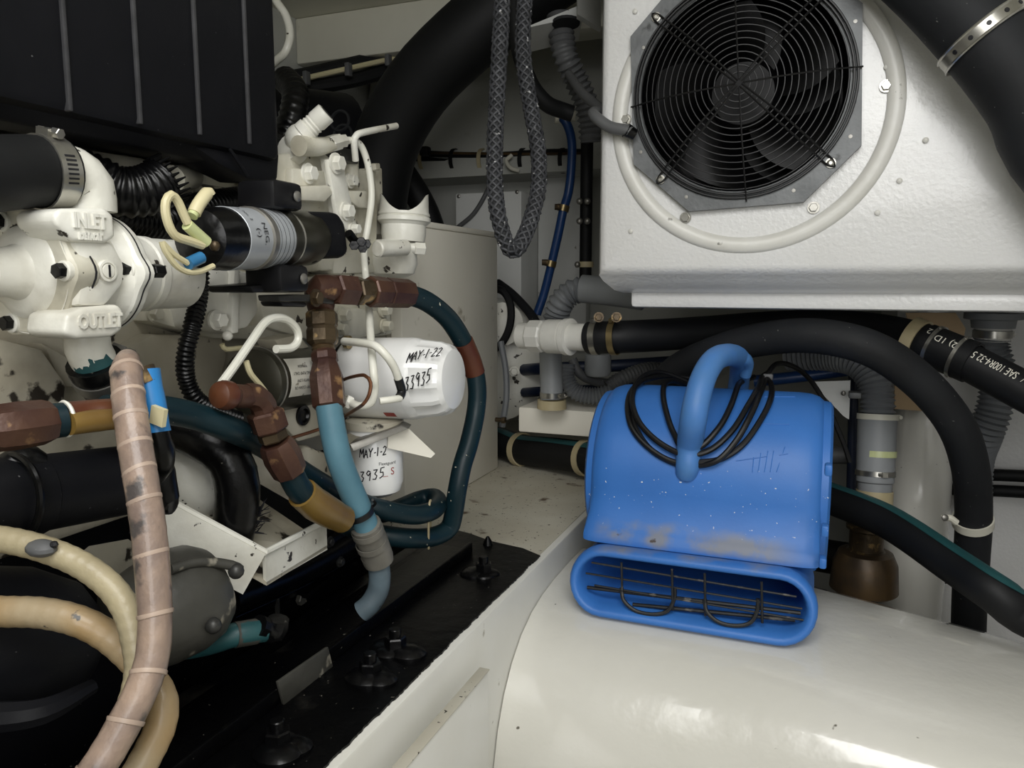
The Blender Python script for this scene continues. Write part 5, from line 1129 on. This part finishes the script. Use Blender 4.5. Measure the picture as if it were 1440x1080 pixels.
ff = thing('fuel_filter', 'smaller upright white fuel filter with marker writing under a bracket', 'fuel filter', E(530, 700, -.56))
q0 = E(527, 600, -.555); RF = .0375
MB().lathe(q0, -EZ, [(0, RF-.002), (.003, RF), (.075, RF), (.088, RF-.004), (.094, RF-.014), (.095, .005)], 40).build('can', 'filter_white', ff)
fx = -FWD; fx.z = 0; fx.normalize(); rx = EZ.cross(fx)*-1; rx = rx if rx.dot(RGT) > 0 else -rx
def onff(c, ang0):
    def fn(u, v):
        g = u/RF+ang0; return V((q0.x, q0.y, c))+(fx*math.cos(g)+rx*math.sin(g))*(RF+.0004)+EZ*v
    return fn
handwrite(ff, 'MAY-1-2', .0120, onff(q0.z-.028, .1), 'ink', pen=.0015, xs=.62, rise=.1)
handwrite(ff, '3935', .0140, onff(q0.z-.058, .05), 'ink', pen=.0015, xs=.75, rise=.15)
decal(ff, 'Fleetguard', .006, onff(q0.z-.044, .62), 'ink', 'lettering'); decal(ff, '_ S', .014, onff(q0.z-.056, .66), 'ink_red', 'lettering')
MB().lathe(q0+EZ*.012, -EZ, [(0, RF-.006), (.002, RF+.002), (.012, RF+.002)], 36).build('head_ring', 'engine_dirty', ff)
br = thing('filter_bracket', 'bare sheet steel bracket with a pointed arm above the fuel filter', 'bracket', E(550, 610, -.55))
MB().prism([P(492, 624, .98), P(564, 598, 1.02), P(575, 603, 1.02), P(497, 635, .98)], FWD*.03+UPV*.004).build('top_plate', 'steel_dull', br, bevel=.001)
MB().prism([P(480, 612, 1.02), P(535, 602, 1.06), P(566, 603, 1.03), P(494, 626, .99)], -EZ*.003).build('shelf', 'engine_dirty', br)
MB().prism([P(546, 612, 1.02), P(562, 607, 1.04), P(574, 602, 1.04), P(612, 638, 1.06), P(606, 644, 1.06), P(545, 630, 1.02)], -EX*.003+EY*.003).build('pointed_arm', 'cream_paint', br)
# casting below the lift pump
cs = tag(MB().prism([E(432, 625, -.60), E(470, 640, -.60), E(500, 640, -.60), E(498, 720, -.60), E(440, 700, -.60)], (-.06, 0, 0)).build('filter_casting', 'engine_dirty', bevel=.008), 'stained cream casting behind the pale blue hose', 'casting')
# ================================================================== lower left: starter, tray, wrapped hoses, black bed
# drip pan and flywheel housing
pan = thing('drip_pan', 'glossy black tarred drip pan filling the space beside the girder', 'drip pan', (-.85, .75, 0))
MB().bx(-1.30, -.621, -.6, ye2, .0, .42).build('pan_floor', 'black_bed', pan)
MB().bx(-.645, -.6205, -.6, ye2+.004, .42, ZS+.0025).build('pan_side', 'black_bed', pan, bevel=.003)
rl_ = thing('engine_rail', 'black painted angle rail bolted along the top of the girder', 'rail', (-.53, .7, ZS+.003))
MB().bx(-.531, -.525, .25, ye-.03, ZS+.0032, ZS+.022).build('upright_flange', 'black_bed', rl_, bevel=.0015)
MB().bx(-.60, -.531, .25, ye-.03, ZS+.0032, ZS+.010).build('base_flange', 'black_bed', rl_, bevel=.0015)
MB().tube([PZ(686, 768, ZS), PZ(686, 768, ZS)+EZ*.010, PZ(686, 768, ZS)+EZ*.018], [.010, .007, .002], 10).build('end_post', 'black_bed', rl_)
rr = random.Random(11)
for i, (q, lab) in enumerate((((680, 808), 'tarred mounting nut on the black bed beside the cream deck shelf'), ((521, 952), 'tarred bolt head low on the rail next to the grey shim plate'), ((556, 916), 'tarred bolt with a bright chipped washer on the black rail'), ((391, 1052), 'shiny tarred mounting bolt at the foot of the black bed'))):
    c = PZ(*q, ZS+.003); b = thing('mounting_bolt', lab, 'bolt', c)
    MB().lathe(c, EZ, [(0, .021), (.003, .020), (.006, .013)], 16).build('washer', 'black_gloss', b)
    MB().hex(c+EZ*.004, c+EZ*.020, .0135, rr.random()).build('nut', 'black_gloss', b); MB().cyl(c+EZ*.018, c+EZ*.030, .0075, 12, bev=.001).build('stud', 'black_gloss', b)
    for k in range(4):
        a = rr.uniform(0, 6.28); MB().sphere(c+V((math.cos(a), math.sin(a), 0))*rr.uniform(.006, .018)+EZ*.001, rr.uniform(.014, .022), 14, (1.2, 1, .45)).build('tar_blob', 'black_gloss', b)
shim = tag(MB().prism([PX(387, 958, -.5235), PX(458, 909, -.5235), PX(467, 946, -.5235), PX(396, 992, -.5235)], (.004, 0, 0)).build('shim_plate', 'primer_grey', bevel=.001), 'scraped dark grey plate standing against the black rail', 'plate')
fw = thing('flywheel_housing', 'black flywheel housing with a curved bolted rim below the cream tray', 'housing', P(420, 930, .9))
fc_ = P(395, 905, .98)
path = [E(318, 846, -.655), E(350, 833, -.655), E(400, 812, -.655), E(450, 788, -.655), E(490, 765, -.655), E(515, 752, -.655)]
MB().tube(path, .022, 12).build('curved_rim', 'black_gloss', fw)
MB().tube([p+V((0, 0, .022))-FWD*.004 for p in path], .010, 10).build('rim_lip', 'black_gloss', fw)
MB().tube([p+V((0, 0, -.03))+V((-.02, .02, 0)) for p in path], .016, 10).build('rim_lip', 'black_gloss', fw)
m = MB(); m.prism([E(300, 850, -.665), E(400, 822, -.665), E(510, 765, -.665), E(515, 925, -.665), E(400, 985, -.665), E(300, 985, -.665)], (-.06, 0, 0)); m.build('housing_wall', 'black_bed', fw)
MB().box(E(391, 878, -.660), (.005, .004, .075)).build('web_rib', 'dark_metal', fw)
bolt(fw, E(420, 842, -.662), EX, .0085, .008, 'primer_grey', washer=False); MB().box(E(438, 826, -.655), (.02, .05, .006), Matrix.Rotation(.1, 3, 'X')).build('rim_tab', 'black_gloss', fw)
for q in ((463, 762), (478, 790)): bolt(fw, E(*q, -.634), EX, .006, .006, 'dark_metal')
# cream tray
tr = thing('sheet_tray', 'cream folded sheet tray holding the foot of the black exhaust elbow', 'tray', P(340, 800, .9))
A_, B_, C_, D_ = P(228, 700, .80), P(373, 778, .84), P(459, 734, .96), P(330, 660, .98)
dn = -EZ*.06
th_ = .004
MB().prism([A_, B_, B_+dn+(A_-B_)*.25, A_+dn], (B_-A_).cross(EZ).normalized()*th_).build('front_wall', 'engine_bright', tr)
MB().tube([A_+EZ*.001, B_+EZ*.001, C_+EZ*.001], .0042, 8, smooth=False).build('folded_rim', 'engine_bright', tr)
MB().prism([B_, C_, C_+dn*.6, B_+dn*.6], (C_-B_).cross(EZ).normalized()*-th_).build('end_wall', 'engine_bright', tr)
MB().prism([A_+dn*.5, B_+dn*.55, C_+dn*.5, D_+dn*.3], -EZ*.004).build('tray_floor', 'engine_dirty', tr)
MB().prism([C_+EZ*.0, C_+V((-.05, .02, .05)), D_+EZ*.05, D_], (-.01, .02, 0)).build('back_plate', 'engine_dirty', tr)
# white rounded casing inside the tray
tag(MB().sphere(P(262, 680, .885), .042, 24, (1, 1, 1.2)).build('round_casing', 'engine_bright'), 'smooth white rounded casing behind the black exhaust elbow', 'casing')
# black exhaust elbow
ee = thing('exhaust_elbow', 'glossy black curved exhaust elbow dropping into the cream tray', 'exhaust pipe', P(335, 750, .85))
MB().tube([P(205, 590, .86), P(240, 600, .85), (P(285, 618, .84)), P(322, 645, .84), P(334, 685, .845), P(332, 720, .85), P(325, 765, .86)], [.020, .022, .0235, .024, .024, .0235, .023], 24).build('pipe_wall', 'black_gloss', ee)
rr = random.Random(9)
for k in range(34):
    a = P(360+rr.uniform(-14, 8), 735+rr.uniform(-16, 14), .86); MB().tube([a, a+RGT*rr.uniform(.006, .020)+UPV*rr.uniform(-.004, .020)-FWD*.004], [.0009, .0003], 4, .02).build('frayed_bristle', 'ink', ee)
# starter motor
sm = thing('starter_motor', 'long black starter motor cylinder behind the taped hose', 'starter motor', P(90, 745, .64))
a, b = P(-40, 708, .60), P(196, 672, .74); d_ = (b-a).normalized(); L_ = (b-a).length
MB().lathe(a, d_, [(0, .03), (.02, .0345), (.05, .0345), (.052, .0325), (L_-.004, .0325), (L_, .028)], 32).build('motor_can', 'black_paint', sm)
MB().ring(P(18, 699, .62), d_, .0340, .003, 32, 8).build('end_band', 'black_gloss', sm)
MB().tube([P(2, 668, .62), P(30, 650, .63), P(58, 655, .64)], [.012, .016, .010], 12, lump=.08).build('terminal_cover', 'black_gloss', sm)
MB().tube([P(212, 640, .66), P(226, 652, .66), P(228, 676, .66), P(236, 706, .665), P(244, 712, .665)], [.008, .010, .011, .011, .008], 12, lump=.06).build('terminal_lug', 'black_gloss', sm)
# grey end housing and black castings underneath
gh = thing('bell_end', 'dark grey scraped bell end of a motor below the cream tray', 'motor', P(285, 910, .72))
a = P(215, 865, .74); d_ = (P(318, 812, .80)-a).normalized()
MB().lathe(a, d_, [(-.03, .045), (.0, .052), (.03, .054), (.05, .050), (.064, .040), (.070, .020), (.071, 0)], 30).build('bell', 'primer_grey', gh)
MB().tube([P(240, 800, .72), P(280, 790, .74), P(325, 795, .76), P(336, 802, .765)], [.005, .005, .005, .006], 12).build('casting_rib', 'primer_grey', gh)
for q in ((332, 803, .76), (300, 880, .73)): MB().sphere(P(*q), .008, 12).build('casting_lug', 'dark_metal', gh)
one_hose('green_drain_pipe', 'short green stained drain pipe sticking out under the bell end', 'pipe', [(250, 912, .80), (290, 905, .80), (330, 893, .80), (372, 886, .82)], .0125, 'teal_paint', 14)
MB().tube([P(330, 893, .80), P(360, 888, .815)], .0135, 14).build('sleeve', 'primer_grey', bpy.data.objects['green_drain_pipe'])
MB().tube([P(362, 880, .81), P(385, 888, .83), P(392, 870, .83)], .012, 10, lump=.15).build('tarry_lump', 'black_gloss', bpy.data.objects['green_drain_pipe'])
bc = thing('oil_pan_casting', 'black ribbed casting low on the engine behind the cream hoses', 'casting', P(60, 1050, .62))
MB().lathe(P(-60, 905, .62), P(165, 905, .72)-P(-60, 905, .62), [(0, .062), (.04, .064), (.08, .054), (.100, .036), (.106, .0)], 26).build('casting_body', 'black_paint', bc)
MB().tube([P(-20, 1010, .57), P(60, 1000, .58), P(130, 965, .62)], [.012, .010, .006], 8).build('casting_rib', 'black_paint', bc)
# white dirty plates seen between
tag(MB().prism([P(98, 790, .74), P(125, 768, .76), P(180, 758, .80), P(178, 790, .80), P(140, 806, .76), P(104, 808, .74)], (0, .01, -.01)).build('scuffed_plate', 'engine_dirty'), 'scuffed cream plate just visible between the starter and cream hose', 'plate')
# bronze left fitting with sleeve
lf = thing('bronze_hose_end', 'bronze hose end with red amber sleeve at the left of the taped hose', 'hose fitting', P(60, 620, .55))
a, b = P(-30, 606, .52), P(75, 592, .56); d_ = (b-a).normalized(); L_ = (b-a).length
MB().lathe(a, d_, [(0, .012), (.01, .0165), (L_*.5, .0172), (L_*.85, .0165), (L_*.97, .0145), (L_, .012)], 8).build('ferrule', 'copper_paint', lf, angle=20)
MB().tube([b-d_*.003, P(90, 590, .565)], .0128, 18).build('teal_band', 'teal_hose', lf)
MB().ring(P(92, 589, .566), d_, .0125, .0015, 24, 6).build('white_ring', 'white_tube', lf)
MB().tube([P(92, 589, .566), P(120, 586, .58), P(150, 583, .59), P(172, 581, .60)], [.0125, .0125, .0120, .012], 18, lump=.012).build('amber_sleeve', 'red_sleeve', lf)
MB().tube([P(98, 596, .560), P(130, 592, .574), P(165, 588, .588)], .0085, 12).build('amber_streak', 'amber_sleeve', lf)
# tan taped hose
TH = [(180, 505, .60), (178, 522, .585), (182, 570, .57), (190, 625, .56), (200, 685, .55), (209, 745, .545), (215, 810, .54), (218, 870, .535), (214, 925, .53), (198, 972, .52), (172, 1022, .51), (145, 1068, .50), (110, 1120, .49)]
ta = thing('taped_hose', 'thick tan hose wound in overlapping tape hanging in front of the engine', 'hose', P(150, 1075, .5))
tp3 = [P(*q) for q in TH]
MB().tube(tp3, [.0085, .0112]+[.0118]*5+[.0112]*6, 20, .005, lump=.012).build('hose_wall', 'tan_wrap', ta)
path, _ = spline(tp3, .004); acc = 0; last = 0
for i in range(2, len(path)-2):
    acc += (path[i]-path[i-1]).length
    if acc-last > (.0185 if acc < .14 else .034)+.005*math.sin(acc*300):
        last = acc; dv = (path[i+1]-path[i-1]).normalized(); u1, w1 = perp(dv)
        tl_ = (dv+RGT*.10*math.sin(acc*80)+RGT*.16).normalized()
        MB().lathe(path[i], tl_, [(-.0008, .0114), (-.0006, .01215), (.0004, .01225), (.0022, .0119), (.0026, .0112)], 22, cap=False).build('tape_edge', 'tan_ridge', ta)
# cream hoses
c1 = thing('cream_hose', 'cream ribbed hose crossing above the ochre hose and behind the taped hose', 'hose', P(180, 890, .56), 'old cream hoses')
L1 = [(-60, 752, .56), (0, 758, .56), (55, 770, .56), (110, 792, .56), (152, 822, .557), (178, 858, .554), (190, 900, .552), (195, 940, .550), (186, 985, .545), (165, 1030, .54)]
MB().tube([P(*q) for q in L1], .0098, 16, .004, (.0085, .035)).build('hose_wall', 'cream_wrap', c1, angle=80)
MB().sphere(P(58, 771, .552), .009, 14, (1.4, 1, .7)).build('grey_patch', 'grey_rubber', c1); MB().sphere(P(76, 766, .549), .003, 8).build('black_fleck', 'ink', c1)
c2 = thing('ochre_hose', 'ochre stained hose running under the cream hose and out at the bottom', 'hose', P(215, 1060, .57))
L2 = [(-60, 858, .57), (0, 860, .57), (60, 862, .57), (112, 874, .57), (152, 895, .575), (186, 925, .58), (212, 955, .58), (228, 985, .575), (226, 1020, .57), (208, 1060, .56), (180, 1110, .55)]
MB().tube([P(*q) for q in L2], .0115, 16, .004, (.010, .03)).build('hose_wall', 'ochre_wrap', c2, angle=80)
# blue tape collar and black cable behind the taped hose
bt_ = thing('taped_cable', 'black cable end with a bright blue tape collar beside the taped hose', 'cable', P(225, 640, .62))
MB().tube([P(206, 520, .60), P(210, 545, .60), P(216, 575, .60), P(221, 608, .60)], [.010, .0098, .0098, .010], 16, lump=.02).build('blue_tape', 'blue_tape', bt_)
MB().tube([P(218, 600, .605), P(224, 630, .61), P(226, 655, .62), P(222, 670, .63)], [.009, .011, .010, .006], 14, lump=.05).build('cable_end', 'black_gloss', bt_)
MB().tube([P(196, 520, .598), P(206, 540, .599)], [.0115, .0105], 16).build('brown_tape', 'bronze', bt_)
MB().box(P(223, 585, .588), (.013, .004, .014), Matrix.Rotation(.25, 3, 'Y')).build('paper_tag', 'wire_cream', bt_)
